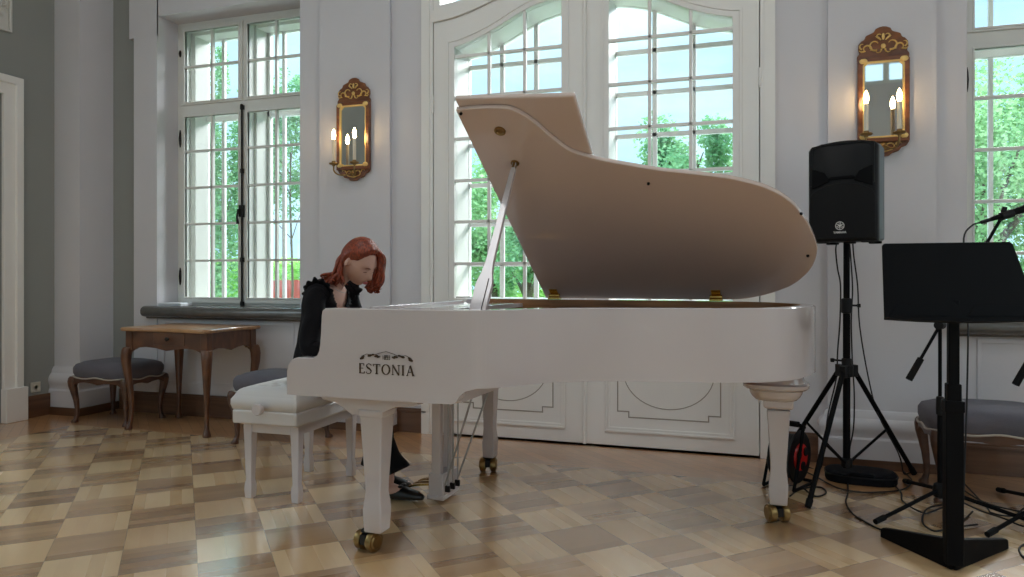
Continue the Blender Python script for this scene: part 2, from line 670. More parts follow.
def smooth_path(pts, k=6, closed=False):
    """Catmull-Rom through points"""
    P = [Vector(p) for p in pts]
    n = len(P)
    out = []
    rng = n if closed else n - 1
    for i in range(rng):
        p0 = P[(i - 1) % n] if (closed or i > 0) else P[i] * 2 - P[i + 1]
        p1 = P[i]
        p2 = P[(i + 1) % n]
        p3 = P[(i + 2) % n] if (closed or i + 2 < n) else P[i + 1] * 2 - P[i]
        for j in range(k):
            t = j / k
            out.append(0.5 * ((2 * p1) + (p2 - p0) * t + (2 * p0 - 5 * p1 + 4 * p2 - p3) * t * t + (3 * p1 - p0 - 3 * p2 + p3) * t ** 3))
    if not closed:
        out.append(P[-1])
    return out

# ------------------------------------------------------------------ room shell
RX0, RX1, RY0, RY1, RH = -4.53, 4.53, 0.0, -9.6, 5.6


def wall_cells(mb, a0, a1, z0, z1, holes, b0, b1, f):
    """solid wall between a0..a1 and z0..z1, thickness b0..b1, leaving holes; f maps (a,b,z) to a point"""
    xs = sorted({a0, a1} | {h[0] for h in holes} | {h[1] for h in holes})
    zs = sorted({z0, z1} | {h[2] for h in holes} | {h[3] for h in holes})
    for xa, xb in zip(xs, xs[1:]):
        for za, zb in zip(zs, zs[1:]):
            cx, cz = (xa + xb) / 2, (za + zb) / 2
            if any(h[0] < cx < h[1] and h[2] < cz < h[3] for h in holes):
                continue
            vs = [f(a, b, z) for z in (za, zb) for b in (b0, b1) for a in (xa, xb)]
            mb.add(vs, [(0, 2, 3, 1), (4, 5, 7, 6), (0, 1, 5, 4), (2, 6, 7, 3), (0, 4, 6, 2), (1, 3, 7, 5)])
    return mb


WIN_C = 2.985
WIN_H = 0.70
WZ0, WZ1 = 0.90, 3.37
DO = 1.165          # door opening half width
front_holes = [(-WIN_C - WIN_H, -WIN_C + WIN_H, WZ0, WZ1), (WIN_C - WIN_H, WIN_C + WIN_H, WZ0, WZ1), (-DO, DO, 0, 4.35)]
mb = wall_cells(MB(), -3.93, 3.93, 0, RH, front_holes, 0, 0.5, lambda a, b, z: (a, b, z))
struct(mb.build('wall_front', WALL, smooth=0))
# grey recessed wall fields outside the windows
mb = MB()
mb.box(-4.9, -3.93, 0.07, 0.5, 0, RH)
mb.box(3.93, 4.9, 0.07, 0.5, 0, RH)
struct(mb.build('wall_front_recess', WALLG, smooth=0))
# left wall with a doorway
DL0, DL1, DLZ = -1.62, -0.72, 2.60
mb = wall_cells(MB(), RY1, 0.07, 0, RH, [(DL0, DL1, 0, DLZ), (-3.6, -2.2, 0.9, 3.37), (-7.1, -5.7, 0.9, 3.37)], RX0 - 0.25, RX0, lambda a, b, z: (b, a, z))
struct(mb.build('wall_left', WALLG, smooth=0))
mb = wall_cells(MB(), RY1, 0.07, 0, RH, [(-3.6, -2.2, 0.9, 3.37), (-7.1, -5.7, 0.9, 3.37)], RX1, RX1 + 0.25, lambda a, b, z: (b, a, z))
struct(mb.build('wall_right', WALL, smooth=0))
back_holes = [(x - .7, x + .7, 0.9, 3.2) for x in (-2.98, 0.0, 2.98)] + [(x - .7, x + .7, 4.66, 5.42) for x in (-3.5, 0.0, 3.5)]
mb = wall_cells(MB(), RX0 - .25, RX1 + .25, 0, RH, back_holes, RY1 - 0.15, RY1, lambda a, b, z: (a, b, z))
struct(mb.build('wall_back', WALL, smooth=0))
struct(MB().box(RX0 - .25, RX1 + .25, RY1 - .2, 0.5, RH, RH + .15).build('ceiling', CEIL, smooth=0))
# window grids of the back and right walls
n = 3
for (x0, x1, z0, z1) in back_holes:
    m_ = MB()
    m_.ring(rect(x0, x1, z0, z1, RY1 - .09), rect(x0 + .07, x1 - .07, z0 + .07, z1 - .07, RY1 - .09), (0, .05, 0))
    xm = (x0 + x1) / 2
    m_.box(xm - .05, xm + .05, RY1 - .09, RY1 - .04, z0 + .07, z1 - .07)
    for xx in ((x0 + xm) / 2, (x1 + xm) / 2):
        m_.box(xx - .012, xx + .012, RY1 - .08, RY1 - .05, z0 + .07, z1 - .07)
    k = int(round((z1 - z0) / .45))
    for i in range(1, k):
        zz = z0 + (z1 - z0) * i / k
        m_.box(x0 + .07, x1 - .07, RY1 - .078, RY1 - .052, zz - .012, zz + .012)
    struct(m_.build('window_%d' % n, FRAME, smooth=0))
    n += 1
for yc, RXW in ((-2.9, RX1), (-6.4, RX1), (-2.9, RX0 - .29), (-6.4, RX0 - .29)):  # unseen side windows, added as openings for the fill lamps
    m_ = MB()
    def rr(a0, a1, z0, z1, x):
        return [(x, a0, z0), (x, a1, z0), (x, a1, z1), (x, a0, z1)]
    m_.ring(rr(yc - .7, yc + .7, .9, 3.37, RXW + .12), rr(yc - .63, yc + .63, .97, 3.3, RXW + .12), (.05, 0, 0))
    m_.box(RXW + .12, RXW + .17, yc - .045, yc + .045, .97, 3.3)
    for i in range(1, 7):
        zz = .97 + 2.33 * i / 7
        m_.box(RXW + .13, RXW + .16, yc - .63, yc + .63, zz - .012, zz + .012)
    struct(m_.build('window_%d' % n, FRAME, smooth=0))
    n += 1

# floor: diagonal parquet inside a border of boards
BW = 0.53
me = bpy.data.meshes.new('floor')
a, b_ = BW, BW + 0.055
loops = [(RX0 - .1, RX1 + .1, RY1 - .1, 0.08), (RX0 + a, RX1 - a, RY1 + a, -a), (RX0 + b_, RX1 - b_, RY1 + b_, -b_)]
vs = []
for (x0, x1, y0, y1) in loops:
    vs += [(x0, y0, 0), (x1, y0, 0), (x1, y1, 0), (x0, y1, 0)]
fs = []
for k in (0, 1):
    for i in range(4):
        j = (i + 1) % 4
        fs.append((4 * k + i, 4 * k + j, 4 * k + 4 + j, 4 * k + 4 + i))
fs.append((8, 9, 10, 11))
me.from_pydata(vs, [], fs)
for mm in (BORDER, STRIP, PARQUET):
    me.materials.append(mm)
for i, p in enumerate(me.polygons):
    p.material_index = 0 if i < 4 else (1 if i < 8 else 2)
me.update()
floor = bpy.data.objects.new('floor', me)
COL.objects.link(floor)
struct(floor)

# baseboards
BH = 0.18
mb = MB()
for (x0, x1) in ((-3.93, -2.1), (-1.5, -DO - .02), (DO + .02, 1.5), (2.1, 3.93)):
    mb.box(x0, x1, -.022, 0.0, 0, BH)
    mb.box(x0, x1, -.028, 0.0, BH - .03, BH - .012)
mb.box(-4.16, -3.93, 0.045, 0.07, 0, BH)
struct(mb.build('baseboard_front', BASEB, bevel=.003, smooth=0))
mb = MB()
mb.box(RX0, RX0 + .022, DL1 + .16, -.30, 0, BH)
mb.box(RX0, RX0 + .022, RY1, DL0 - .16, 0, BH)
struct(mb.build('baseboard_left', BASEB, bevel=.003, smooth=0))
mb = MB()
mb.box(RX1 - .022, RX1, RY1, 0.0, 0, BH)
struct(mb.build('baseboard_right', BASEB, bevel=.003, smooth=0))

# flat pilasters with moulded bases beside the door, and narrow strips beside the windows
def base_profile(x0, x1, yf, mb, left=True, right=True, yb=0.02, zs=1.0):
    """classical base: plinth, torus, fillet round three sides of a pilaster"""
    prof = [(.055, .065), (.055, .20), (.046, .215), (.046, .24), (.052, .255), (.058, .285), (.052, .315), (.040, .335), (.028, .345), (.022, .375), (.010, .395), (0, .40)]
    rings = []
    for (o, z) in prof:
        rings.append([(x0 - o, yb, z * zs), (x0 - o, yf - o, z * zs), (x1 + o, yf - o, z * zs), (x1 + o, yb, z * zs)])
    mb.loft(rings)
    return mb


t = 1
for (x0, x1) in ((-2.085, -1.48), (1.53, 2.12)):
    mb = MB()
    mb.box(x0, x1, -.035, 0.0, .3, RH)
    base_profile(x0, x1, -.035, mb, zs=.86)
    o = struct(mb.build('trim_%d' % t, WALL, smooth=30))
    mb = MB().box(x0 - .06, x1 + .06, -.095, 0, 0, .056)
    struct(mb.build('trim_%d_foot' % t, BASEB, smooth=0))
    t += 1
for s in (-1, 1):
    mb = MB()
    xa, xb = sorted((s * 3.687, s * 3.935))
    mb.box(xa, xb, -.012, 0.0, BH, RH)
    xa, xb = sorted((s * 3.687, s * 3.936))
    mb.box(xa, xb, -.013, 0.0, 3.20, RH)
    xa, xb = sorted((s * 3.935, s * 3.985))
    mb.box(xa, xb, -.013, 0.07, 3.20, RH)
    struct(mb.build('trim_%d' % t, WALL, smooth=0))
    t += 1
# corner piers
for s in (-1, 1):
    mb = MB()
    xa, xb = sorted((s * 4.25, s * 4.56))
    mb.box(xa, xb, -.265, 0.10, .3, RH)
    base_profile(xa, xb, -.265, mb, yb=.10)
    struct(mb.build('trim_%d' % t, WALL, smooth=30))
    mb = MB().box(xa - .065, xb + .065, -.33, 0.10, 0, .066)
    struct(mb.build('trim_%d_foot' % t, BASEB, smooth=0))
    t += 1

# left doorway: casing and door leaf
mb = MB()
def ly(a0, a1, z0, z1, x):
    return [(x, a0, z0), (x, a1, z0), (x, a1, z1), (x, a0, z1)]
mb.ring(ly(DL0 - .15, DL1 + .15, -.01, DLZ + .15, RX0), ly(DL0, DL1, -.01, DLZ, RX0), (.03, 0, 0))
mb.ring(ly(DL0 - .15, DL1 + .15, -.01, DLZ + .15, RX0), ly(DL0 - .09, DL1 + .09, -.01, DLZ + .09, RX0), (.05, 0, 0))
mb.box(RX0, RX0 + .065, DL1 - .005, DL1 + .175, 0, .27)
mb.box(RX0, RX0 + .065, DL0 - .175, DL0 + .005, 0, .27)
door2 = struct(mb.build('door_2', TRIM, bevel=.006, smooth=0))
lf = MB().box(RX0 - .12, RX0 - .07, DL0, DL1, 0.0, DLZ)
for (z0, z1) in ((.25, 1.0), (1.15, 2.35)):
    lf.ring(ly(DL0 + .14, DL1 - .14, z0, z1, RX0 - .07), ly(DL0 + .18, DL1 - .18, z0 + .04, z1 - .04, RX0 - .07), (.012, 0, 0))
leaf = lf.build('door_leaf', WALLG, door2, bevel=.004, smooth=0)
struct(leaf)
hb = MB().cyl((RX0 - .07, DL1 - .07, 1.05), (RX0 - .02, DL1 - .07, 1.05), .012)
hb.cyl((RX0 - .025, DL1 - .07, 1.05), (RX0 - .025, DL1 - .19, 1.05), .009)
hb.build('door_handle', BRASS, leaf)

# ------------------------------------------------------------------ casement windows
ROWS_LOW = (1.296, 1.613, 1.929, 2.246)


def casement(idx, cx):
    root = bpy.data.objects.new('window_%d' % idx, None)
    COL.objects.link(root)
    root.location = (cx, .22, 0)
    struct(root)
    W = WIN_H
    fr = MB()
    # box frame in the reveal
    fr.ring(rect(-W, W, WZ0, WZ1, 0), rect(-W + .045, W - .045, WZ0 + .03, WZ1 - .04, 0), (0, .11, 0))
    fr.box(-W + .045, W - .045, -.006, .10, 2.578, 2.650)         # transom
    fr.box(-.03, .03, .0, .10, WZ0 + .03, WZ1 - .04)              # mullion
    fr.build('window_frame', FRAME, root, bevel=.004, smooth=0)
    gl_out = MB()
    for s in (-1, 1):
        for (z0, z1, rows, hinge_z) in ((.93, 2.578, ROWS_LOW, (1.16, 2.36)), (2.65, 3.33, (2.98,), (3.1,))):
            xa, xb = sorted((s * .012, s * (W - .045)))
            ga, gb = sorted((s * .046, s * .606))
            gz0, gz1 = (.98, 2.545) if z0 < 1 else (2.675, 3.29)
            sm = MB()
            sm.ring(rect(xa, xb, z0, z1, -.018), rect(ga, gb, gz0, gz1, -.018), (0, .045, 0))
            sm.ring(rect(ga - .012, gb + .012, gz0 - .012, gz1 + .012, -.024), rect(ga, gb, gz0, gz1, -.024), (0, .03, 0))
            xm = (ga + gb) / 2
            sm.box(xm - .010, xm + .010, -.016, .018, gz0, gz1)
            for zr in rows:
                sm.box(ga, gb, -.016, .018, zr - .010, zr + .010)
            sash = sm.build('sash', FRAME, root, bevel=.003, smooth=0)
            MB().box(ga - .004, gb + .004, 0.0, .004, gz0 - .004, gz1 + .004).build('pane', GLASS, sash, smooth=0)
            hx = s * (W - .05)
            for hz in hinge_z:
                L = .075 if z0 < 1 else .03
                h = MB().tube([(hx, -.026, hz - L), (hx, -.026, hz - L * .6), (hx, -.028, hz), (hx, -.026, hz + L * .6), (hx, -.026, hz + L)], [.004, .009, .011, .009, .004], 8)
                h.build('hinge', IRON, sash)
    # espagnolette bolt on the meeting stiles
    bt = MB().tube([(0, -.032, .90), (0, -.032, 2.60)], .0085, 8)
    for zz in (.93, 1.30, 2.05, 2.585):
        bt.box(-.016, .016, -.036, -.018, zz - .018, zz + .018)
    bt.sphere((0, -.034, 2.60), .014, 6)
    bt.box(-.02, .02, -.05, -.02, 1.66, 1.76)
    bolt = bt.build('espagnolette_bolt', IRON, root)
    MB().tube([(0, -.05, 1.72), (-.012, -.065, 1.72), (-.02, -.068, 1.66), (-.012, -.07, 1.60)], [.008, .008, .008, .012], 8).build('handle', IRON, bolt)
    # second (outer) sashes and the white lining between
    om = MB()
    om.ring(rect(-W, W, WZ0, WZ1, .25), rect(-W + .085, W - .085, WZ0 + .07, WZ1 - .08, .25), (0, .05, 0))
    om.ring(rect(-W - .0, W + .0, WZ0, WZ1, .11), rect(-W + .09, W - .09, WZ0 + .06, WZ1 - .075, .11), (0, .14, 0))
    om.box(-.046, .046, .10, .25, WZ0 + .03, WZ1 - .04)
    om.box(-.065, .065, .25, .30, WZ0, WZ1)
    om.box(-W, W, .25, .30, 2.56, 2.68)
    for xb_ in (-.44, .20):
        om.box(xb_ - .013, xb_ + .013, .258, .292, WZ0 + .05, WZ1 - .05)
    osash = om.build('outer_sash', FRAME, root, bevel=.003, smooth=0)
    MB().box(-W + .06, W - .06, .273, .277, WZ0 + .05, WZ1 - .06).build('pane', GLASS, osash, smooth=0)
    # stone sill
    sl = MB()
    prof = [(-.215, .910), (-.27, .910), (-.295, .906), (-.314, .893), (-.322, .872), (-.320, .850), (-.308, .832), (-.285, .822), (-.262, .818), (-.255, .805), (-.215, .805)]
    x0, x1 = -W - .0, W + .0
    sl.prism([(-W - .09, y, z) for (y, z) in prof if y < -.2], (2 * W + .18, 0, 0))
    sl.box(-W, W, -.262, .02, .838, .910)
    sl.build('window_sill', STONE, root, smooth=40)
    # panel line under the sill
    pm = MB()
    pm.ring(rect(-W + .05, W - .05, .26, .79, -.222), rect(-W + .075, W - .075, .285, .765, -.222), (0, -.007, 0))
    pm.build('apron_panel', WALL, root, bevel=.003, smooth=0)
    return root


win1 = casement(1, -WIN_C)
win2 = casement(2, WIN_C)

# ------------------------------------------------------------------ double glazed door
GC = [(0, 3.115), (.165, 3.10), (.27, 3.085), (.40, 3.05), (.50, 3.008), (.60, 2.955), (.72, 2.90), (.83, 2.862), (.90, 2.842), (.97, 2.826), (1.2, 2.82)]
LC = [(0, 3.25), (.3, 3.225), (.5, 3.178), (.66, 3.125), (.83, 3.07), (.97, 3.035), (1.134, 3.018), (1.3, 3.015)]


def smooth_tab(x, tab):
    x = abs(x)
    return (interp(max(0, x - .04), tab) + interp(x, tab) + interp(x + .04, tab)) / 3


def door_loop(x0, x1, z0, tab, y, k=20, off=0.0):
    """closed loop: bottom edge then curved top, k+1 points on each run"""
    pts = [(x0 + (x1 - x0) * i / k, y, z0) for i in range(k + 1)]
    pts += [(x1 + (x0 - x1) * i / k, y, smooth_tab(x1 + (x0 - x1) * i / k, tab) + off) for i in range(k + 1)]
    return pts


door1 = bpy.data.objects.new('door_1', None)
COL.objects.link(door1)
struct(door1)
cs = MB()
cs.ring(rect(-DO - .005, DO + .005, 0, 4.35, -.02), rect(-1.136, 1.136, -.001, 4.30, -.02), (0, .14, 0))
cs.ring(rect(-DO - .06, DO + .06, 0, 4.42, -.028), rect(-DO + .004, DO - .004, -.001, 4.35, -.028), (0, .03, 0))
# transom following the head of the leaves
K = 40
up = [(-1.136 + 2.272 * i / K, -.03, smooth_tab(-1.136 + 2.272 * i / K, LC) + .085) for i in range(K + 1)]
dn = [(-1.136 + 2.272 * i / K, -.03, smooth_tab(-1.136 + 2.272 * i / K, LC) + .004) for i in range(K + 1)]
cs.prism(dn + up[::-1], (0, .14, 0))
cs.build('door_frame', TRIM, door1, bevel=.004, smooth=0)
# fanlight above
fl = MB()
fo = up + [(1.136, -.02, 4.30), (-1.136, -.02, 4.30)]
fo = [(x, -.01, z + .0) for (x, y, z) in up] + [(1.136 - 2.272 * i / K, -.01, 4.30) for i in range(K + 1)]
fi = [(x * .955, -.01, z + .045) for (x, y, z) in up] + [(1.085 - 2.17 * i / K, -.01, 4.25) for i in range(K + 1)]
fl.ring(fo, fi, (0, .06, 0))
for xx in (-.55, 0, .55):
    fl.box(xx - .02, xx + .02, -.005, .045, smooth_tab(xx, LC) + .10, 4.26)
fan = fl.build('fanlight', TRIM, door1, bevel=.003, smooth=0)
MB().prism([(p[0], .02, p[2]) for p in fi], (0, .004, 0)).build('pane', GLASS, fan, smooth=0)

ROWS_D = (1.25, 1.555, 1.855, 2.16, 2.46, 2.76)


def leaf_geometry(s, y, depth):
    """stiles, rails and glazing bars of one glazed leaf; s = side"""
    lm = MB()
    xi, xo = s * .012, s * 1.130
    gi, go = s * .165, s * .968
    k = 20
    outer = door_loop(xi, xo, .012, LC, y, k)
    inner = door_loop(gi, go, 1.0, GC, y, k)
    lm.ring(outer, inner, (0, depth, 0))
    return lm, gi, go


def glazing_bars(lm, s, y, d, w=.011):
    for xm in (s * .437, s * .705):
        lm.box(xm - w, xm + w, y + .008, y + d, 1.0, smooth_tab(xm, GC) + .005)
    for z in ROWS_D:
        x1 = .968
        while smooth_tab(x1, GC) < z and x1 > .3:
            x1 -= .01
        xa, xb = sorted((s * .165, s * x1))
        lm.box(xa, xb, y + .008, y + d, z - w, z + w)


for s in (-1, 1):
    y = -.012
    lm, gi, go = leaf_geometry(s, y, .05)
    glazing_bars(lm, s, y, .040)
    lf = lm.build('door_leaf', TRIM, door1, bevel=.003, smooth=0)
    # bead round the glass
    bd = MB()
    k = 20
    bd.ring(door_loop(s * .112, s * 1.028, .945, GC, y, k, .055), door_loop(s * .128, s * 1.010, .962, GC, y, k, .038), (0, -.012, 0))
    bd.ring(door_loop(s * .128, s * 1.010, .962, GC, y, k, .038), door_loop(s * .165, s * .968, .999, GC, y, k, 0), (0, -.005, 0))
    bd.build('glazing_bead', TRIM, lf, bevel=.002, smooth=0)
    # panel mouldings
    pm = MB()
    xa, xb = sorted((s * .137, s * .983))
    pm.ring(rect(xa, xb, .105, .88, y), rect(xa + .016, xb - .016, .121, .864, y), (0, -.013, 0))
    pm.ring(rect(xa + .016, xb - .016, .121, .864, y), rect(xa + .034, xb - .034, .139, .846, y), (0, -.007, 0))
    pm.build('panel_moulding', TRIM, lf, bevel=.003, smooth=0)
    pl = MB()
    def notched(i):
        a, b, c, d, n_ = xa + .085 + i, xb - .085 - i, .205 + i, .80 - i, .075
        return [(a + n_, y, c), (b - n_, y, c), (b - n_, y, c + n_ * .5), (b, y, c + n_ * .5), (b, y, d - n_ * .5), (b - n_, y, d - n_ * .5),
                (b - n_, y, d), (a + n_, y, d), (a + n_, y, d - n_ * .5), (a, y, d - n_ * .5), (a, y, c + n_ * .5), (a + n_, y, c + n_ * .5)]
    pl.ring(notched(0), notched(.008), (0, -.002, 0))
    cx, cz = (xa + xb) / 2, .52
    e1 = [(cx + .298 * cos(2 * pi * i / 48), y, cz + .248 * sin(2 * pi * i / 48)) for i in range(48)]
    e2 = [(cx + .292 * cos(2 * pi * i / 48), y, cz + .242 * sin(2 * pi * i / 48)) for i in range(48)]
    pl.ring(e1, e2, (0, -.002, 0))
    pl.build('panel_ornament', PAINTLINE, lf, smooth=0)
    pz = MB()
    pz.prism([(p[0], y + .022, p[2]) for p in door_loop(s * .162, s * .971, .997, GC, 0, k, .003)], (0, .004, 0))
    pz.build('pane', GLASS, lf, smooth=0)
    for hz in (.42, 1.22, 2.42):
        h = MB().tube([(s * 1.135, y - .012, hz - .065 + .013 * i) for i in range(11)], [.004, .010, .010, .006, .010, .010, .006, .010, .010, .010, .004], 10)
        h.build('hinge', TRIM, lf)
    # outer leaf behind
    yo = .28
    om, gi, go = leaf_geometry(s, yo, .05)
    glazing_bars(om, s, yo, .04, .016)
    ol = om.build('outer_leaf', TRIM, door1, bevel=.003, smooth=0)
    MB().prism([(p[0], yo + .022, p[2]) for p in door_loop(s * .162, s * .971, .997, GC, 0, k, .003)], (0, .004, 0)).build('pane', GLASS, ol, smooth=0)
# cover strip and lining between the leaves
st = MB().tube([(0, -.02, .012), (0, -.02, 3.24)], .013, 10)
st.build('astragal', TRIM, door1)
ln = MB()
ln.ring(rect(-DO, DO, 0, 4.35, .12), rect(-1.12, 1.12, -.001, 4.30, .12), (0, .22, 0))
for s in (-1, 1):
    ln.ring(door_loop(s * .145, s * .988, .98, GC, .045, 20, .022), door_loop(s * .163, s * .970, .998, GC, .045, 20, .002), (0, .232, 0))
hd = [(-1.12 + 2.24 * i / K, .12, smooth_tab(-1.12 + 2.24 * i / K, LC) + .02) for i in range(K + 1)]
hd2 = [(-1.12 + 2.24 * i / K, .12, smooth_tab(-1.12 + 2.24 * i / K, LC) + .12) for i in range(K + 1)]
ln.prism(hd + hd2[::-1], (0, .22, 0))
ln.build('door_lining', TRIM, door1, smooth=0)
hk = MB().box(.03, .07, -.03, -.012, 1.06, 1.24)
hkp = hk.build('lock_plate', BRASS, door1, bevel=.003)
MB().tube([(.05, -.03, 1.17), (.05, -.07, 1.17), (.10, -.075, 1.17), (.17, -.07, 1.165)], [.010, .010, .010, .007], 10).build('door_handle', BRASS, hkp)

# ------------------------------------------------------------------ grand piano (x along its length, -y towards the treble side)
piano = thing('grand_piano', 'white concert grand piano with its lid propped open', 'piano', (-0.392, -0.741, 0), radians(-2.87))
PW = 1.50


def pv(u, v, z):
    return Vector((u, -v, z))


# outline of the body from the treble front corner round the tail to the bass front corner
OUT = [(-.348, 1.50), (-.2, 1.50), (0, 1.50), (.2, 1.499), (.34, 1.496), (.462, 1.482), (.545, 1.452), (.61, 1.388), (.67, 1.300), (.735, 1.212), (.82, 1.148), (.958, 1.085),
       (1.124, 1.035), (1.29, .995), (1.432, .952), (1.56, .885), (1.65, .795), (1.715, .660), (1.758, .50), (1.762, .40), (1.738, .28), (1.678, .165),
       (1.61, .095), (1.512, .038), (1.41, .008), (1.25, 0), (.9, 0), (.5, 0), (.2, 0), (0, 0), (-.2, 0), (-.348, 0)]
outl = smooth_path([(u, v, 0) for (u, v) in OUT], 5)


def cheek_top(u):
    """height of the body's upper edge along the key arms"""
    return interp(u, [(-.348, .752), (-.340, .782), (-.322, .802), (-.296, .810), (-.215, .812), (-.196, .822), (-.184, .845), (-.177, .885), (-.175, .93), (-.176 + .003, .985), (-.168, 1.012), (-.155, 1.02), (-.1, 1.022), (.3, 1.022), (2, 1.022)])


def case_bottom(u, v):
    if v > .75 or u < .4:
        return interp(u, [(-.348, .650), (.425, .655), (.438, .662), (.45, .685), (.475, .706), (.52, .718), (2, .718)])
    return .718


# denser samples along the arms so that the curved cheek profile is smooth
fine = []
for i, p in enumerate(outl[:-1]):
    q = outl[i + 1]
    kk = 1
    if min(p.x, q.x) < -.1:
        kk = 9
    elif .38 < (p.x + q.x) / 2 < .56 and p.y > 1.2:
        kk = 4
    for j in range(kk):
        fine.append(p.lerp(q, j / kk))
fine.append(outl[-1])
TH = .062
cs = MB()
rings = []
cxy = Vector((.5, .6, 0))
for i, p in enumerate(fine):
    a_ = fine[max(i - 1, 0)]
    b_ = fine[min(i + 1, len(fine) - 1)]
    d = (b_ - a_).normalized()
    nrm = Vector((-d.y, d.x, 0))          # points inward for this direction of travel
    if (cxy - p).dot(nrm) < 0:
        nrm = -nrm
    if p.x < .45:
        nrm = Vector((0, -1 if p.y > .7 else 1, 0))
    q = p + nrm * TH
    zt, zb = cheek_top(p.x), case_bottom(p.x, p.y)
    c_ = .004
    pi_ = p + nrm * c_
    qi_ = q - nrm * c_
    rings.append([pv(p.x, p.y, zb), pv(p.x, p.y, zt - c_), pv(pi_.x, pi_.y, zt), pv(qi_.x, qi_.y, zt), pv(q.x, q.y, zt - c_), pv(q.x, q.y, zb)])
cs.loft(rings)
case = cs.build('case', PIANO, piano, smooth=40)
# veneered inner rim
iv = MB()
rows = []
for i, p in enumerate(fine):
    if p.x < -.12:
        continue
    a_, b_ = fine[max(i - 1, 0)], fine[min(i + 1, len(fine) - 1)]
    d = (b_ - a_).normalized()
    nrm = Vector((-d.y, d.x, 0))
    if (cxy - p).dot(nrm) < 0:
        nrm = -nrm
    q0, q1 = p + nrm * (TH - .006), p + nrm * (TH + .008)
    rows.append([pv(q0.x, q0.y, .80), pv(q0.x, q0.y, 1.0215), pv(q1.x, q1.y, 1.0215), pv(q1.x, q1.y, .80)])
iv.loft(rows)
iv.build('inner_rim', RIMW, piano, smooth=40)


def inset(dist, umin):
    pts = []
    for i, p in enumerate(outl):
        if p.x < umin:
            continue
        a_, b_ = outl[max(i - 1, 0)], outl[min(i + 1, len(outl) - 1)]
        d = (b_ - a_).normalized()
        nrm = Vector((-d.y, d.x, 0))
        if (cxy - p).dot(nrm) < 0:
            nrm = -nrm
        pts.append(p + nrm * dist)
    return pts


sb = MB().prism([pv(p.x, p.y, .80) for p in inset(.05, -.12)], (0, 0, .02))
sb.build('soundboard', RIMW, piano, smooth=0)
# cast plate: rim band with bars
pl = MB()
o_, i_ = inset(.072, .04), inset(.17, .04)
pl.ring([pv(p.x, p.y, .905) for p in o_], [pv(p.x, p.y, .905) for p in i_], (0, 0, .022))
pl.prism([pv(.04, .07, .905), pv(.04, 1.43, .905), pv(.24, 1.43, .905), pv(.24, .07, .905)], (0, 0, .026))
for (v0, u1, v1) in ((.35, 1.62, .32), (.66, 1.50, .70), (.95, 1.0, .98), (1.2, .72, 1.1)):
    pl.tube([pv(.22, v0, .925), pv(u1, v1, .925)], .016, 8)
pl.build('cast_plate', GOLDP, piano, bevel=.004, smooth=40)
sg = MB()
for i in range(60):
    v0 = .12 + 1.26 * i / 59
    v1 = .25 + .85 * i / 59
    u1 = 1.6 - 1.0 * (i / 59) ** 1.0
    sg.tube([pv(.16, v0, .936), pv(u1, min(v1, 1.28), .930)], .0012, 4)
so = sg.build('strings', STEEL, piano, smooth=0)
so['kind'] = 'stuff'
# pin block cover / music desk lying flat
MB().box(-.13, .06, -1.435, -.065, .86, .93).build('pin_block', RIMW, piano, bevel=.004)
md = MB()
md.box(-.13, .20, -.98, -.22, .992, 1.004)
md.box(-.13, -.11, -1.20, -.22, .992, 1.016)
md.box(.17, .20, -1.20, -.066, .975, 1.000)
md.build('music_desk', PIANO, piano, bevel=.003)
MB().cyl(pv(-.20, .14, 1.032), pv(.02, .14, 1.034), .004, n=8).build('desk_rail', STEEL, piano)
# keybed, slip, fallboard, keyboard
kb = MB()
kb.box(-.345, .44, -1.44, -.06, .652, .70)
kb.box(-.345, -.318, -1.44, -.06, .70, .745)
kb.build('keybed', PIANO, piano, bevel=.003)
for (a0, a1) in ((-1.438, -1.37), (-.13, -.062)):
    MB().box(-.318, -.165, a0, a1, .70, .775).build('key_block', PIANO, piano, bevel=.006)
fb = MB().prism([pv(-.165, .062, .775), pv(-.158, .062, .79), pv(-.150, .062, .96), pv(-.156, .062, .985), pv(-.13, .062, .985), pv(-.13, .062, .70), pv(-.165, .062, .70)], (0, -1.376, 0))
fb.build('fallboard', PIANO, piano, bevel=.003)
ky = MB()
kw = 1.238 / 52
for i in range(52):
    y0 = -1.37 + .001 + i * kw
    ky.box(-.312, -.165, y0 + .0005, y0 + kw - .0005, .722, .742)
ko = ky.build('white_keys', IVORY, piano, smooth=0)
ko['kind'] = 'stuff'
bk = MB()
for i in range(51):
    if i % 7 in (1, 4):
        continue
    y0 = -1.369 + (i + 1) * kw
    bk.stack((-.215, y0), [(.095, .0125, .742), (.09, .010, .753)])
bo = bk.build('black_keys', BLACKK, piano, smooth=0)
bo['kind'] = 'stuff'

# ---- lid: hinged along the bass side, raised on the prop
HZ = 1.03
ALPHA = radians(34)
LIDO = [(.318, 1.49), (.40, 1.489), (.48, 1.484), (.56, 1.468), (.61, 1.425), (.655, 1.36), (.70, 1.28), (.75, 1.205), (.81, 1.165), (.88, 1.130), (.958, 1.10),
        (1.124, 1.044), (1.29, 1.004), (1.432, .962), (1.56, .896), (1.653, .803), (1.722, .662), (1.768, .50), (1.775, .41), (1.75, .28), (1.685, .163),
        (1.61, .092), (1.512, .036), (1.41, .004), (1.25, -.006), (.8, -.006), (.318, -.006)]
lo = smooth_path([(u, v, 0) for (u, v) in LIDO[:-1]], 4) + [Vector((.318, -.006, 0))]


def lid_m():
    return Matrix.Translation((0, 0, HZ)) @ Matrix.Rotation(-ALPHA, 4, 'X')


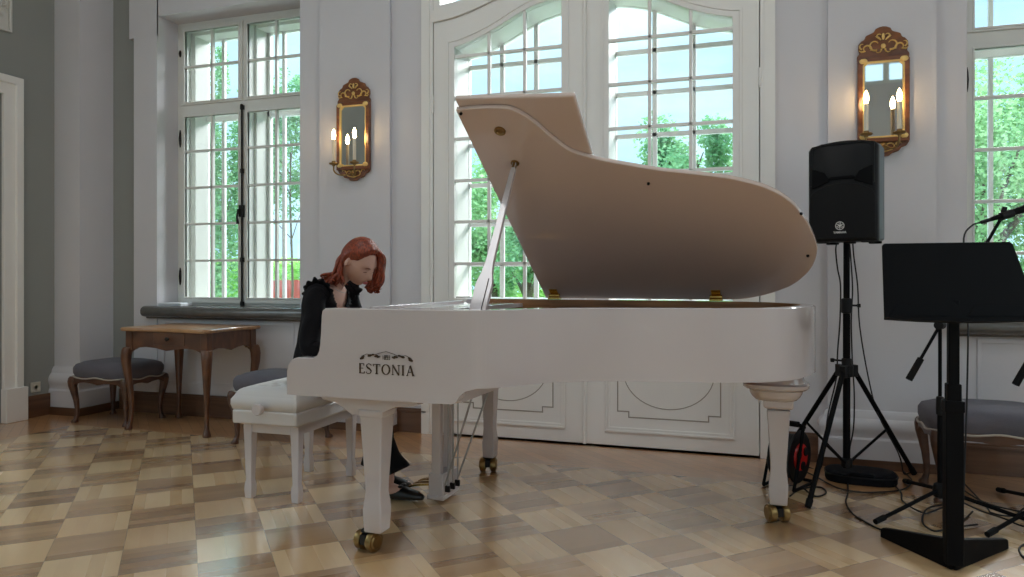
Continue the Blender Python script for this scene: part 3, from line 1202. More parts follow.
lid = MB().prism([pv(p.x, p.y, 0) for p in lo], (0, 0, .022)).build('lid', LIDW, piano, bevel=.004, smooth=45)
lid.matrix_local = lid_m()
fp = MB()
fp.prism([pv(.322, .002, .024), pv(.322, 1.530, .024), pv(.838, 1.485, .024), pv(.838, .002, .024)], (0, 0, .026))
flap = fp.build('lid_flap', LIDW, piano, bevel=.008, smooth=45, segs=3)
flap.matrix_local = lid_m()
for (u, v) in ((.336, 1.47), (1.063, .965), (1.735, .40), (1.70, .72)):
    MB().lathe([(.001, -.008), (.006, -.008), (.007, 0)], (u, -v, 0), 10).build('lid_buffer', RUBBER, lid)
cup = MB().lathe([(.026, 0.001), (.026, -.004), (.018, -.006), (.014, -.002), (.001, -.001)], (.476, -1.35, 0), 20)
cup.build('prop_socket', DBRASS, lid)
cup2 = MB().lathe([(.020, 0.001), (.020, -.004), (.014, -.006), (.010, -.002), (.001, -.001)], (.482, -1.146, 0), 20)
cup2.build('prop_socket', DBRASS, lid)
# continuous edge moulding on the underside front
for u in (.385, 1.29):
    h = MB()
    h.box(u - .034, u + .034, -.066, -.016, 1.0235, 1.034)
    h.tube([pv(u - .032, .045, 1.043), pv(u + .032, .045, 1.043)], .013, 12)
    hp = h.build('hinge', BRASS, piano, bevel=.001)
    m2 = MB().box(u - .024, u + .024, -.095, -.040, -.005, -.0005)
    m2.cyl(pv(u - .01, .075, -.005), pv(u - .01, .075, -.008), .004, n=8)
    hl = m2.build('hinge_leaf', BRASS, lid, bevel=.001)
# prop
top = lid_m() @ pv(.482, 1.146, -.004)
bot = pv(.345, 1.416, 1.02)
bot = pv(.485, 1.405, .975)
dvec = (top - bot)
side = Vector((dvec.z, 0, -dvec.x)).normalized()
nv = dvec.normalized().cross(side)
pr = MB()
rings = []
for (tt, w) in ((0, .034), (.02, .036), (.20, .037), (.235, .033), (.27, .025), (.34, .018), (.94, .011), (.965, .009), (1.0, .009)):
    c_ = bot + dvec * tt
    rings.append([c_ + side * w * sx + nv * .010 * sy for (sx, sy) in ((-1, -1), (1, -1), (1, 1), (-1, 1))])
pr.loft(rings)
prop = pr.build('lid_prop', PIANO, piano, bevel=.002)
sl = MB()
rr = []
for tt in (.06, .235):
    c_ = bot + dvec * tt
    rr.append([c_ + side * (.0015 * sx + .018) + nv * .0125 * sy for (sx, sy) in ((-1, -1), (1, -1), (1, 1), (-1, 1))])
sl.loft(rr)
sl.build('half_stick_slot', GAP, prop)
tp = MB().cyl(bot + dvec * .965, top + Vector((0, 0, .004)), .012, .010, 12)
tp.build('prop_tip', DBRASS, prop)

# ---- legs
def leg(u, v, kind):
    lm = MB()
    m = Matrix.Translation((u, -v, 0))
    lm_secs = [(.078, .078, .084), (.081, .081, .092), (.088, .088, .155), (.089, .089, .180), (.081, .081, .215), (.073, .073, .25), (.075, .075, .29), (.106, .106, .575)]
    if kind == 'tail':
        lm_secs = [(w * .97, d * .97, z) for (w, d, z) in lm_secs[:-1]] + [(.103, .103, .53)]
    if kind == 'bass':
        lm_secs = [(w * .84, d * .84, z) for (w, d, z) in lm_secs]
    lm.stack((u, -v), lm_secs)
    if kind == 'tail':
        lm.stack((u, -v), [(.106, .106, .536), (.130, .130, .543), (.132, .132, .582)])
    else:
        lm.stack((u, -v), [(.104, .104, .565), (.116, .116, .578), (.116, .116, .60)])
    lg = lm.build('leg', PIANO, piano, bevel=.006, segs=3, smooth=30)
    # bracket at the head of the leg
    if kind == 'tail':
        bm_ = MB()
        secs = [(.076, .574), (.094, .580), (.108, .594), (.117, .612), (.119, .624), (.115, .629), (.138, .632), (.147, .640), (.148, .655), (.130, .662), (.115, .7175)]
        rings = []
        for (r, z) in secs:
            ring = []
            for i in range(32):
                a_ = 2 * pi * i / 32
                e = 3.2
                rr_ = r / (abs(cos(a_)) ** e + abs(sin(a_)) ** e) ** (1 / e)
                ring.append(pv(u - .012 + rr_ * cos(a_) , v + rr_ * sin(a_), z))
            rings.append(ring)
        bm_.loft(rings)
        bm_.build('leg_bracket', PIANO, lg, smooth=35)
    else:
        prof = [(-.215, .652), (-.215, .634), (-.205, .628), (-.185, .624), (-.14, .618), (-.11, .604), (-.082, .585), (-.064, .575), (.054, .575), (.072, .585), (.11, .604), (.14, .618), (.20, .624), (.235, .628), (.245, .634), (.245, .652)]
        w = .052
        u = u - (.028 if kind == 'treble' else 0)
        vv = v
        bm_ = MB().prism([pv(u + a_, vv + w, z) for (a_, z) in prof], (0, 2 * w, 0))
        bm_.build('leg_bracket', PIANO, lg, bevel=.003, smooth=40)
    # double brass castor
    u = u - .010
    ca = MB()
    ca.lathe([(.001, .086), (.034, .086), (.036, .080), (.024, .070), (.016, .065), (.016, .050), (.001, .048)], (u, -v, 0), 20)
    sw = Matrix.Translation((u, -v, 0)) @ Matrix.Rotation(radians({'treble': -10, 'tail': 28, 'bass': 14}[kind]), 4, 'Z')
    ca.box(-.014, .014, -.045, .012, .032, .072, sw)
    castor = ca.build('castor', IRON, lg, bevel=.002)
    for s in (-1, 1):
        wm = sw @ Matrix.Translation((s * .031, -.008, .042)) @ Matrix.Scale(1.22, 4) @ Matrix.Rotation(radians(90), 4, 'Y')
        wh = MB().lathe([(.006, -.017), (.022, -.017), (.026, -.013), (.033, -.012), (.034, -.008), (.034, .008), (.033, .012), (.026, .013), (.022, .017), (.006, .017)], (0, 0, 0), 24, wm)
        whl = wh.build('wheel', DBRASS, castor)
    return lg


leg(.030, 1.395, 'treble')
leg(0.0, .09, 'bass')
leg(1.605, .41, 'tail')

# ---- pedal lyre
ly_ = MB()
LU, LV = -.03, .645
ly_.box(LU - .045, LU + .038, -LV - .088, -LV + .088, .030, .145)
ly_.box(LU - .052, LU + .045, -LV - .095, -LV + .095, .012, .036)
lyb = ly_.build('lyre_box', PIANO, piano, bevel=.006)
lyp = MB()
for s in (-1, 1):
    lyp.stack((LU - .004, -LV + s * .066), [(.050, .036, .14), (.052, .038, .20), (.048, .035, .26), (.050, .036, .655)])
lyp.build('lyre_posts', PIANO, lyb, bevel=.004)
for s in (-1, 0, 1):
    pd = MB()
    rows = []
    for (x_, w, z) in ((LU - .035, .009, .075), (LU - .07, .011, .072), (LU - .12, .017, .066), (LU - .155, .019, .058), (LU - .175, .014, .050)):
        yy = -LV + s * .056
        rows.append([(x_, yy - w, z), (x_, yy + w, z), (x_, yy + w, z + .010), (x_, yy - w, z + .010)])
    pd.loft(rows)
    pd.build('pedal', BRASS, piano, bevel=.002)
    rd = MB().cyl((LU + .052, -LV + s * .058, .07), (LU + .055, -LV + s * .058, .655), .004, n=8)
    rd.build('pedal_rod', STEEL, piano)
    tr = MB().box(LU + .036, LU + .064, -LV + s * .058 - .007, -LV + s * .058 + .007, .05, .082)
    tr.build('pedal_lever', IRON, piano, bevel=.002)
for s in (-1, 1):
    MB().cyl((LU + .045, -LV + s * .075, .09), (LU + .27, -LV + s * .12, .73), .0055, n=8).build('lyre_brace', STEEL, piano)

# ---- maker's name and ornament on the cheek
ch = MB()
CY = -1.5015
FX = 0.0


def stroke(pts, widths):
    """flat ribbon lettering on the cheek: pts (u,z), width per point"""
    P = [Vector((a_ + FX, 0, b_)) for (a_, b_) in pts]
    n_ = len(P)
    row = []
    for i in range(n_):
        d = (P[min(i + 1, n_ - 1)] - P[max(i - 1, 0)]).normalized()
        nn = Vector((-d.z, 0, d.x)) * widths[i] / 2
        row.append((P[i] + nn, P[i] - nn))
    for i in range(n_ - 1):
        a0, a1 = row[i]
        b0, b1 = row[i + 1]
        quad = [a0, a1, b1, b0]
        ch.prism([(p.x, CY + .0012, p.z) for p in quad], (0, -.0012, 0))


def ln_(x0, z0, x1, z1, w):
    stroke([(x0, z0), (x1, z1)], [w, w])


S_ = .041         # cap height
TK, TN = .0075, .0030


def E(x, z):
    ln_(x + .005, z, x + .005, z + S_, TK)
    for zz, l in ((z + .0015, .026), (z + S_ * .52, .020), (z + S_ - .0015, .024)):
        ln_(x, zz, x + l, zz, TN)
    ln_(x + .025, z, x + .025, z + .009, TN)
    ln_(x + .023, z + S_, x + .023, z + S_ - .009, TN)
    return .030


def S(x, z):
    pts = [(x + .024, z + S_ * .80), (x + .020, z + S_ * .95), (x + .012, z + S_), (x + .004, z + S_ * .90), (x + .002, z + S_ * .75), (x + .007, z + S_ * .60),
           (x + .018, z + S_ * .45), (x + .024, z + S_ * .28), (x + .021, z + S_ * .09), (x + .012, z), (x + .003, z + S_ * .05), (x + .001, z + S_ * .2)]
    stroke(pts, [TN, TN, TN, .004, .006, TK, TK, .006, .004, TN, TN, TN])
    return .030


def T(x, z):
    ln_(x + .016, z, x + .016, z + S_, TK)
    ln_(x, z + S_ - .0015, x + .032, z + S_ - .0015, TN)
    ln_(x + .001, z + S_, x + .001, z + S_ - .010, TN)
    ln_(x + .031, z + S_, x + .031, z + S_ - .010, TN)
    ln_(x + .009, z + .0015, x + .023, z + .0015, TN)
    return .036


def O(x, z):
    pts, ws = [], []
    for i in range(25):
        a_ = 2 * pi * i / 24
        pts.append((x + .019 + .017 * cos(a_), z + S_ / 2 + (S_ / 2 - .001) * sin(a_)))
        ws.append(TN + (TK - TN) * abs(cos(a_)))
    stroke(pts, ws)
    return .042


def N_(x, z):
    ln_(x + .005, z, x + .005, z + S_, TN)
    ln_(x + .033, z, x + .033, z + S_, TN)
    ln_(x + .004, z + S_, x + .033, z, TK)
    ln_(x, z + .0015, x + .011, z + .0015, TN)
    ln_(x + .027, z + S_ - .0015, x + .039, z + S_ - .0015, TN)
    return .042


def I(x, z):
    ln_(x + .006, z, x + .006, z + S_, TK)
    ln_(x, z + .0015, x + .012, z + .0015, TN)
    ln_(x, z + S_ - .0015, x + .012, z + S_ - .0015, TN)
    return .017


def A(x, z):
    ln_(x + .004, z, x + .018, z + S_, TN)
    ln_(x + .018, z + S_, x + .032, z, TK)
    ln_(x + .009, z + S_ * .36, x + .026, z + S_ * .36, TN)
    ln_(x, z + .0015, x + .009, z + .0015, TN)
    ln_(x + .026, z + .0015, x + .038, z + .0015, TN)
    return .038


xx, zz = .010, .758
for fn in (E, S, T, O, N_, I, A):
    xx += fn(xx, zz) + .0035
lt = ch.build('lettering', LETTER, case, smooth=0)
# flourish with a small crest over the name
ch = MB()
zz = .818
FX = .016
stroke([(.0, zz - .004), (.006, zz + .010), (.03, zz + .020), (.06, zz + .015), (.085, zz + .024), (.120, zz + .033), (.155, zz + .024), (.18, zz + .015), (.21, zz + .020), (.234, zz + .010), (.24, zz - .004)], [.002] * 11)
for s in (-1, 1):
    for (dx, dz, r) in ((.112, .002, .010), (.105, .010, .006), (.075, .014, .010), (.062, .018, .007), (.045, .013, .009), (.035, .010, .008)):
        cx_, cz_ = .120 + s * dx, zz + dz
        pts = [(cx_ + r * cos(2 * pi * i / 10) * 1.1, zz + dz + .55 * r * sin(2 * pi * i / 10) + s * -.2 * r * cos(2 * pi * i / 10)) for i in range(10)]
        ch.prism([(a_ + FX, CY + .0012, b_) for (a_, b_) in pts], (0, -.0012, 0))
for i, g in enumerate(('1', '8', '9', '3')):
    x0 = .103 + i * .0095
    z0 = zz + .001
    h_, w_ = .016, .006
    seg = {'1': [((w_ / 2, 0), (w_ / 2, h_))],
           '8': [((0, 0), (w_, 0)), ((0, h_ / 2), (w_, h_ / 2)), ((0, h_), (w_, h_)), ((0, 0), (0, h_)), ((w_, 0), (w_, h_))],
           '9': [((0, 0), (w_, 0)), ((0, h_ / 2), (w_, h_ / 2)), ((0, h_), (w_, h_)), ((0, h_ / 2), (0, h_)), ((w_, 0), (w_, h_))],
           '3': [((0, 0), (w_, 0)), ((0, h_ / 2), (w_, h_ / 2)), ((0, h_), (w_, h_)), ((w_, 0), (w_, h_))]}[g]
    for (a0, a1) in seg:
        ln_(x0 + a0[0], z0 + a0[1], x0 + a1[0], z0 + a1[1], .0022)
ch.build('crest_ornament', LETTER, case, smooth=0)

# ------------------------------------------------------------------ piano bench
bench = thing('piano_bench', 'white tufted leather piano bench under the seated pianist', 'bench', (-1.275, -1.43, 0), 0)
bx, by = .185, .335
MB().box(-bx - .008, bx + .008, -by - .008, by + .008, .400, .472).build('seat_frame', LEATHER, bench, bevel=.01, segs=3)
# cushion with buttoned dimples
cu = MB()
nu, nv_ = 44, 72
btn = [(a_, b_) for a_ in (-.09, .0, .09) for b_ in (-.24, -.12, 0, .12, .24)] + [(a_, b_) for a_ in (-.045, .045) for b_ in (-.18, -.06, .06, .18)]
rows = []
for j in range(nv_ + 1):
    r_ = []
    for i in range(nu + 1):
        s_, t_ = -1 + 2 * i / nu, -1 + 2 * j / nv_
        x_, y_ = s_ * bx, t_ * by
        edge = max(abs(s_) ** 6, abs(t_) ** 9)
        z_ = .578 + .022 * (1 - s_ * s_) * (1 - t_ ** 4)
        for (bx_, by_) in btn:
            d2 = (x_ - bx_) ** 2 + (y_ - by_) ** 2
            z_ -= .022 * exp(-d2 / .00022) + .007 * exp(-d2 / .0018)
        z_ -= .035 * edge ** 3
        r_.append(Vector((x_, y_, z_)))
    rows.append(r_)
cu.grid(rows)
o_ = len(cu.v)
edge_loop = [rows[0][i] for i in range(nu + 1)] + [rows[j][nu] for j in range(1, nv_ + 1)] + [rows[nv_][i] for i in range(nu - 1, -1, -1)] + [rows[j][0] for j in range(nv_ - 1, 0, -1)]
lp = []
for (bul, z_) in ((0, None), (.012, .525), (.013, .50), (.006, .476), (0, .470)):
    ring = []
    for p in edge_loop:
        q = Vector((p.x * (1 + bul / bx), p.y * (1 + bul / by), p.z if z_ is None else z_))
        ring.append(q)
    lp.append(ring)
cu.loft(lp, cap=False)
cu.prism([(p.x * .99, p.y * .99, .47) for p in edge_loop], (0, 0, .002))
cush = cu.build('cushion', LEATHER, bench, smooth=60)
for (bx_, by_) in btn:
    MB().sphere((bx_, by_, .578 + .022 * (1 - (bx_ / bx) ** 2) * (1 - (by_ / by) ** 4) - .029), (.008, .008, .005), 6).build('button', LEATHER, cush)
for s in (-1, 1):
    kn = MB().lathe([(.008, 0), (.008, .022), (.026, .024), (.030, .030), (.030, .048), (.026, .054), (.001, .055)], (0, 0, 0), 24,
                    Matrix.Translation((-.005, s * (by + .006), .487)) @ Matrix.Rotation(radians(-90 * s), 4, 'X'))
    kn.build('height_knob', PIANO, bench, smooth=40)
for sx in (-1, 1):
    for sy in (-1, 1):
        l_ = MB().stack((sx * .142, sy * .262), [(.040, .040, 0), (.046, .046, .045), (.043, .043, .075), (.034, .034, .095), (.050, .050, .36), (.050, .050, .41)])
        l_.build('leg', PIANO, bench, bevel=.003)
ap = MB()
ap.ring([(-.16, -.28, .345), (.16, -.28, .345), (.16, .28, .345), (-.16, .28, .345)], [(-.14, -.26, .345), (.14, -.26, .345), (.14, .26, .345), (-.14, .26, .345)], (0, 0, .062))
ap.build('apron', PIANO, bench, bevel=.002)

# ------------------------------------------------------------------ side table with cabriole legs
def cabriole(mb, x, y, sx, sy, h, spread=.035, r=.024, n=8):
    """S-curved leg: knee swings outward, ankle inward, small pad foot; (sx,sy) point outwards"""
    secs = []
    L = sqrt(sx * sx + sy * sy)
    dx, dy = sx / L, sy / L
    for (t, o, w) in ((0, .42, .95), (.02, .46, 1.02), (.045, .40, .90), (.08, .22, .66), (.15, .04, .58), (.30, .02, .66), (.48, .18, .80), (.66, .50, 1.02), (.80, .74, 1.22), (.90, .74, 1.38), (.965, .58, 1.45), (1.0, .36, 1.45)):
        secs.append((Vector((x + dx * spread * o, y + dy * spread * o, h * t)), r * w))
    rings = []
    for (c, w) in secs:
        ring = []
        for i in range(12):
            a_ = 2 * pi * i / 12
            e = 3.0
            k = w / (abs(cos(a_)) ** e + abs(sin(a_)) ** e) ** (1 / e)
            ring.append(c + Vector((k * cos(a_), k * sin(a_), 0)))
        rings.append(ring)
    mb.loft(rings)
    return mb


def apron_poly(a0, a1, zt, zb, drop):
    """scalloped apron outline between a0..a1: list of (a,z)"""
    pts = [(a0, zt), (a0, zb - drop)]
    for (t, d) in ((.04, 1.0), (.08, .55), (.14, .15), (.24, .0), (.36, .12), (.44, .35), (.5, .5), (.56, .35), (.64, .12), (.76, .0), (.86, .15), (.92, .55), (.96, 1.0)):
        pts.append((a0 + (a1 - a0) * t, zb - drop * d))
    pts += [(a1, zb - drop), (a1, zt)]
    return pts


table = thing('side_table', 'walnut side table with curved legs and one drawer under the window', 'table', (-3.0, -.365, 0), radians(-3))
TX, TY, TZ = .385, .245, .775
# serpentine top
tp = []
ox, oy = .428, .295
def serp(t):
    return .018 * cos(2 * pi * t) - .006
edge = []
for i in range(25):
    t_ = i / 24
    edge.append((-ox + .03 + (2 * ox - .06) * t_, -oy + .012 + serp(t_) * -1.0))
for i in range(19):
    t_ = i / 18
    edge.append((ox - .012 + serp(t_) * 1.0 + .0, -oy + .03 + (2 * oy - .06) * t_))
for i in range(25):
    t_ = i / 24
    edge.append((ox - .03 - (2 * ox - .06) * t_, oy - .012 + serp(t_)))
for i in range(19):
    t_ = i / 18
    edge.append((-ox + .012 - serp(t_), oy - .03 - (2 * oy - .06) * t_))
MB().loft([[Vector((x * .985, y * .985, TZ - .026)) for x, y in edge], [Vector((x, y, TZ - .018)) for x, y in edge], [Vector((x, y, TZ - .006)) for x, y in edge], [Vector((x * .985, y * .985, TZ)) for x, y in edge]]).build('table_top', TABLET, table, smooth=40)
ap = MB()
for s in (-1, 1):
    ap.prism([(a_, s * TY, z) for a_, z in apron_poly(-TX, TX, TZ - .026, TZ - .145, .045)], (0, -s * .02, 0))
    ap.prism([(s * TX, a_, z) for a_, z in apron_poly(-TY, TY, TZ - .026, TZ - .145, .045)], (-s * .02, 0, 0))
ap.build('apron', TABLEW, table, bevel=.003, smooth=0)
for sx in (-1, 1):
    for sy in (-1, 1):
        lm = MB()
        cabriole(lm, sx * (TX - .02), sy * (TY - .02), sx, sy, TZ - .15, .05, .026)
        lm.box(sx * (TX - .02) - .03, sx * (TX - .02) + .03, sy * (TY - .02) - .03, sy * (TY - .02) + .03, TZ - .17, TZ - .026)
        lm.build('leg', TABLEW, table, bevel=.004, smooth=45)
dr = MB().box(-.12, .18, -TY - .006, -TY + .02, TZ - .125, TZ - .035).build('drawer', TABLEW, table, bevel=.003)
MB().lathe([(.006, 0), (.006, .010), (.014, .014), (.016, .022), (.010, .028), (.001, .029)], (0, 0, 0), 16, Matrix.Translation((.03, -TY - .006, TZ - .078)) @ Matrix.Rotation(radians(90), 4, 'X')).build('knob', IRON, dr)

# ------------------------------------------------------------------ upholstered stools
stool = thing('upholstered_stool', 'grey cushioned stool with curved wooden legs beside the corner pier', 'stool', (-3.755, -.33, 0), 0, 'grey upholstered stools by the windows')
SX, SY = .292, .21
def rsq(ax, ay, z, n=40, e=5.0, wob=0.0):
    out = []
    for i in range(n):
        a_ = 2 * pi * i / n
        k = 1 / (abs(cos(a_)) ** e + abs(sin(a_)) ** e) ** (1 / e)
        out.append(Vector((ax * k * cos(a_), ay * k * sin(a_), z + wob * cos(8 * a_))))
    return out
st = MB().loft([rsq(SX, SY, .365), rsq(SX + .012, SY + .012, .40), rsq(SX + .012, SY + .012, .435), rsq(SX - .004, SY - .004, .462), rsq(SX - .05, SY - .045, .480), rsq(SX * .6, SY * .6, .490), rsq(SX * .2, SY * .2, .493)])
st.build('cushion', FABRIC, stool, smooth=60)
MB().tube([p for p in rsq(SX + .013, SY + .013, .362, 64, 5.0, .006)], .006, 6, closed=True).build('piping', PIPING, stool)
sa = MB()
for s in (-1, 1):
    sa.prism([(a_, s * SY, z) for a_, z in apron_poly(-SX + .03, SX - .03, .366, .325, .03)], (0, -s * .022, 0))
    sa.prism([(s * SX, a_, z) for a_, z in apron_poly(-SY + .03, SY - .03, .366, .325, .03)], (-s * .022, 0, 0))
sa.build('apron', STOOLW, stool, bevel=.003, smooth=0)
for sx in (-1, 1):
    for sy in (-1, 1):
        lm = MB()
        cabriole(lm, sx * (SX - .045), sy * (SY - .042), sx, sy, .366, .042, .025)
        lm.build('leg', STOOLW, stool, smooth=50)
copy_thing(stool, (-2.06, -.53, 0), radians(2), 'grey cushioned stool half hidden behind the white piano bench', 'grey upholstered stools by the windows')
copy_thing(stool, (2.25, -.49, 0), radians(-1), 'grey cushioned stool behind the black music stand', 'grey upholstered stools by the windows')

# ------------------------------------------------------------------ mirrored wall sconces
def mirror_xz(pts):
    return pts + [(-x, z) for (x, z) in reversed(pts) if abs(x) > 1e-6]


def sconce_build(loc, label):
    r = thing('wall_sconce', label, 'wall light', loc, 0, 'mirrored candle sconces')
    hw = .140
    back = mirror_xz([(0, 0), (.03, .004), (.05, .020), (.085, .030), (.098, .050), (.126, .062), (hw, .085), (hw, .585), (.142, .612), (.128, .630), (.136, .655), (.134, .685), (.118, .705), (.102, .712), (.094, .735), (.068, .745), (.050, .752), (.040, .772), (.018, .782), (0, .784)])
    o_ = MB().prism([(x, -.004, z) for (x, z) in back], (0, -.018, 0)).build('frame', MIRFRAME, r, bevel=.006, smooth=40)
    fr = MB()
    def arch(w, z0, z1, y):
        return [(-w, y, z0), (w, y, z0), (w, y, z1 - .02), (w - .02, y, z1), (-w + .02, y, z1), (-w, y, z1 - .02)]
    fr.ring(arch(hw, .085, .600, -.020), arch(hw - .028, .113, .572, -.020), (0, -.020, 0))
    fr.build('frame_moulding', MIRFRAME, o_, bevel=.006, smooth=40, segs=3)
    gb = MB().ring(arch(hw - .026, .111, .574, -.024), arch(hw - .037, .122, .563, -.024), (0, -.014, 0))
    for sx in (-1, 1):
        for zz_ in (.12, .575):
            gb.sphere((sx * (hw - .03), -.040, zz_), (.024, .007, .018), 6)
    gb.build('gilt_slip', GILT, r, bevel=.003, smooth=40)
    MB().box(-hw + .034, hw - .034, -.027, -.023, .118, .567).build('mirror', MIRROR, r, smooth=0)
    og = MB()
    def scroll(cx, cz, rad, a0, a1, s, w0=.007, w1=.003, shrink=.45):
        pts, ws = [], []
        for i in range(15):
            t_ = i / 14
            a_ = a0 + (a1 - a0) * t_
            rr_ = rad * (1 - shrink * t_)
            pts.append((s * (cx + rr_ * cos(a_)), -.026, cz + rr_ * sin(a_)))
            ws.append(w0 + (w1 - w0) * t_)
        og.tube(pts, ws, 6)
    for s in (-1, 1):
        scroll(.045, .672, .034, -1.9, 2.6, s)
        scroll(.090, .652, .026, 3.6, -1.2, s)
        scroll(.112, .672, .020, -1.4, 1.9, s, .006, .002)
        scroll(.030, .640, .020, 2.8, 5.9, s, .006, .002)
        scroll(.020, .725, .016, -.6, 2.6, s, .006, .002)
        og.tube([(s * .012, -.026, .700), (s * .028, -.028, .715), (s * .044, -.026, .724)], [.004, .007, .001], 6)
        og.tube([(s * .10, -.026, .64), (s * .120, -.028, .636), (s * .134, -.026, .648)], [.005, .006, .001], 6)
    og.sphere((0, -.027, .662), (.014, .008, .016), 6)
    og.sphere((0, -.026, .720), (.009, .007, .022), 6)
    og.build('crest_ornament', GILT, r, smooth=60)
    og2 = MB()
    og = og2
    for s in (-1, 1):
        scroll(.040, .055, .026, 2.6, -1.4, s, .006, .003)
        scroll(.085, .072, .018, 3.4, .2, s, .005, .002)
    og2.tube([(-.05, -.027, .040), (0, -.027, .028), (.05, -.027, .040)], [.003, .006, .003], 6)
    og2.build('lower_ornament', GILT, r, smooth=60)
    cb = MB().lathe([(.001, 0), (.024, 0), (.026, .006), (.016, .012), (.018, .020), (.008, .028), (.001, .030)], (0, 0, 0), 20, Matrix.Translation((0, -.022, .062)) @ Matrix.Rotation(radians(90), 4, 'X'))
    cb.build('arm_boss', DBRASS, r, smooth=50)
    for s in (-1, 1):
        ex, ey = s * .088 - .020, -.125
        am = MB().tube(smooth_path([(s * .004, -.045, .062), (s * .03, -.075, .040), (s * .065 - .012, -.105, .040), (s * .086 - .020, -.122, .065), (ex, ey, .105)], 5), .006, 8)
        am.lathe([(.001, .100), (.010, .102), (.012, .110), (.030, .114), (.036, .122), (.034, .126), (.016, .124), (.014, .140), (.001, .140)], (ex, ey, 0), 20)
        arm = am.build('candle_arm', DBRASS, r, smooth=50)
        MB().lathe([(.001, .136), (.0125, .136), (.0125, .298), (.009, .302), (.001, .302)], (ex, ey, 0), 16).build('candle', CANDLE, arm)
        MB().lathe([(.001, .300), (.008, .301), (.013, .314), (.0155, .330), (.014, .346), (.009, .364), (.004, .376), (.001, .380)], (ex, ey, 0), 16).build('bulb', BULB, arm, smooth=80)
    return r


sconce_build((-1.772, 0, 1.880), 'gilt mirror sconce with lit candles beside the left casement window')
bpy.context.view_layer.update()
for o in [o for o in COL.objects if o.name == 'wall_sconce']:
    o.location.y = -.036
sconce_build((1.832, -.036, 1.875), 'gilt mirror sconce with lit candles above the black loudspeaker')

# ------------------------------------------------------------------ loudspeaker on its tripod
SPX, SPY = 1.575, -.505
stand = thing('speaker_stand', 'black tripod speaker stand with crossing braces', 'stand', (SPX, SPY, 0), 0)
pm = MB().cyl((0, 0, .10), (0, 0, 1.02), .019, n=16)
pm.build('lower_tube', BLACKM, stand)
MB().cyl((0, 0, .98), (0, 0, 1.343), .0165, n=16).build('upper_tube', BLACKM, stand)
cl = MB().lathe([(.019, .95), (.028, .955), (.030, .99), (.028, 1.03), (.018, 1.035)], (0, 0, 0), 16)
cl.cyl((.02, 0, .995), (.062, -.01, .995), .006, n=8)
cl.box(.052, .068, -.022, .006, .985, 1.005)
cl.build('height_clamp', BLACKP, stand, bevel=.002)
hub = MB().lathe([(.019, .600), (.034, .604), (.036, .66), (.026, .668), (.026, .70), (.019, .704)], (0, 0, 0), 16)
hub.cyl((-.02, -.01, .69), (-.070, -.03, .695), .006, n=8)
hub.lathe([(.001, 0), (.010, 0), (.012, .02), (.001, .022)], (-.075, -.03, .683), 10)
FEET = [(-.31, .435), (-.235, -.495), (.395, .335)]
for (fx_, fy_) in FEET:
    L = sqrt(fx_ ** 2 + fy_ ** 2)
    dx, dy = fx_ / L, fy_ / L
    hub.box(-.016, .016, .02, .070, .60, .665, Matrix.Rotation(atan2(fy_, fx_) - pi / 2, 4, 'Z'))
hub.build('leg_hub', BLACKP, stand, bevel=.003)
lo_ = MB().lathe([(.019, .105), (.030, .108), (.030, .15), (.019, .155)], (0, 0, 0), 16).build('brace_collar', BLACKP, stand)
for (fx_, fy_) in FEET:
    L = sqrt(fx_ ** 2 + fy_ ** 2)
    dx, dy = fx_ / L, fy_ / L
    a_ = Vector((dx * .055, dy * .055, .635))
    b_ = Vector((fx_, fy_, .022))
    lg = MB().cyl(a_, b_, .0135, n=12).build('leg', BLACKM, stand)
    MB().cyl(b_ + (a_ - b_) * .035, b_ + (b_ - a_).normalized() * .012, .0175, .016, 12).build('rubber_foot', RUBBER, lg)
    mid = a_.lerp(b_, .56)
    MB().cyl((dx * .025, dy * .025, .13), mid, .0075, n=8).build('brace', BLACKM, stand)

speaker = thing('loudspeaker', 'black loudspeaker raised on the tripod stand', 'speaker', (SPX + .018, SPY, 1.335), radians(-20))
W2, D2, HH = .168, .15, .535
body = MB()
plan = [(-W2, -D2), (W2, -D2), (W2 + .004, -.10), (W2 - .004, .03), (.11, .15), (-.11, .15), (-W2 + .004, .03), (-W2 - .004, -.10)]
body.prism([(x, y, .012) for x, y in plan], (0, 0, HH - .03))
bo_ = body.build('cabinet', SPSIDE, speaker, bevel=.012, smooth=40, segs=3)
# front baffle: bowed face with a domed top edge
fb = MB()
rows = []
nx = 24
for k, (ins, y) in enumerate(((0, -D2 + .012), (0, -D2 - .018), (.004, -D2 - .028), (.012, -D2 - .034))):
    loop = []
    w = W2 + .004 - ins
    for i in range(nx + 1):
        t_ = -1 + 2 * i / nx
        loop.append((w * t_, y, .004 + ins))
    for i in range(nx + 1):
        t_ = 1 - 2 * i / nx
        loop.append((w * t_, y, HH - .018 + .024 * (1 - t_ * t_) - ins - (.016 if abs(t_) > .99 else 0)))
    rows.append([Vector(p) for p in loop])
fb.loft(rows)
baf = fb.build('baffle', BLACKP, speaker, smooth=40)
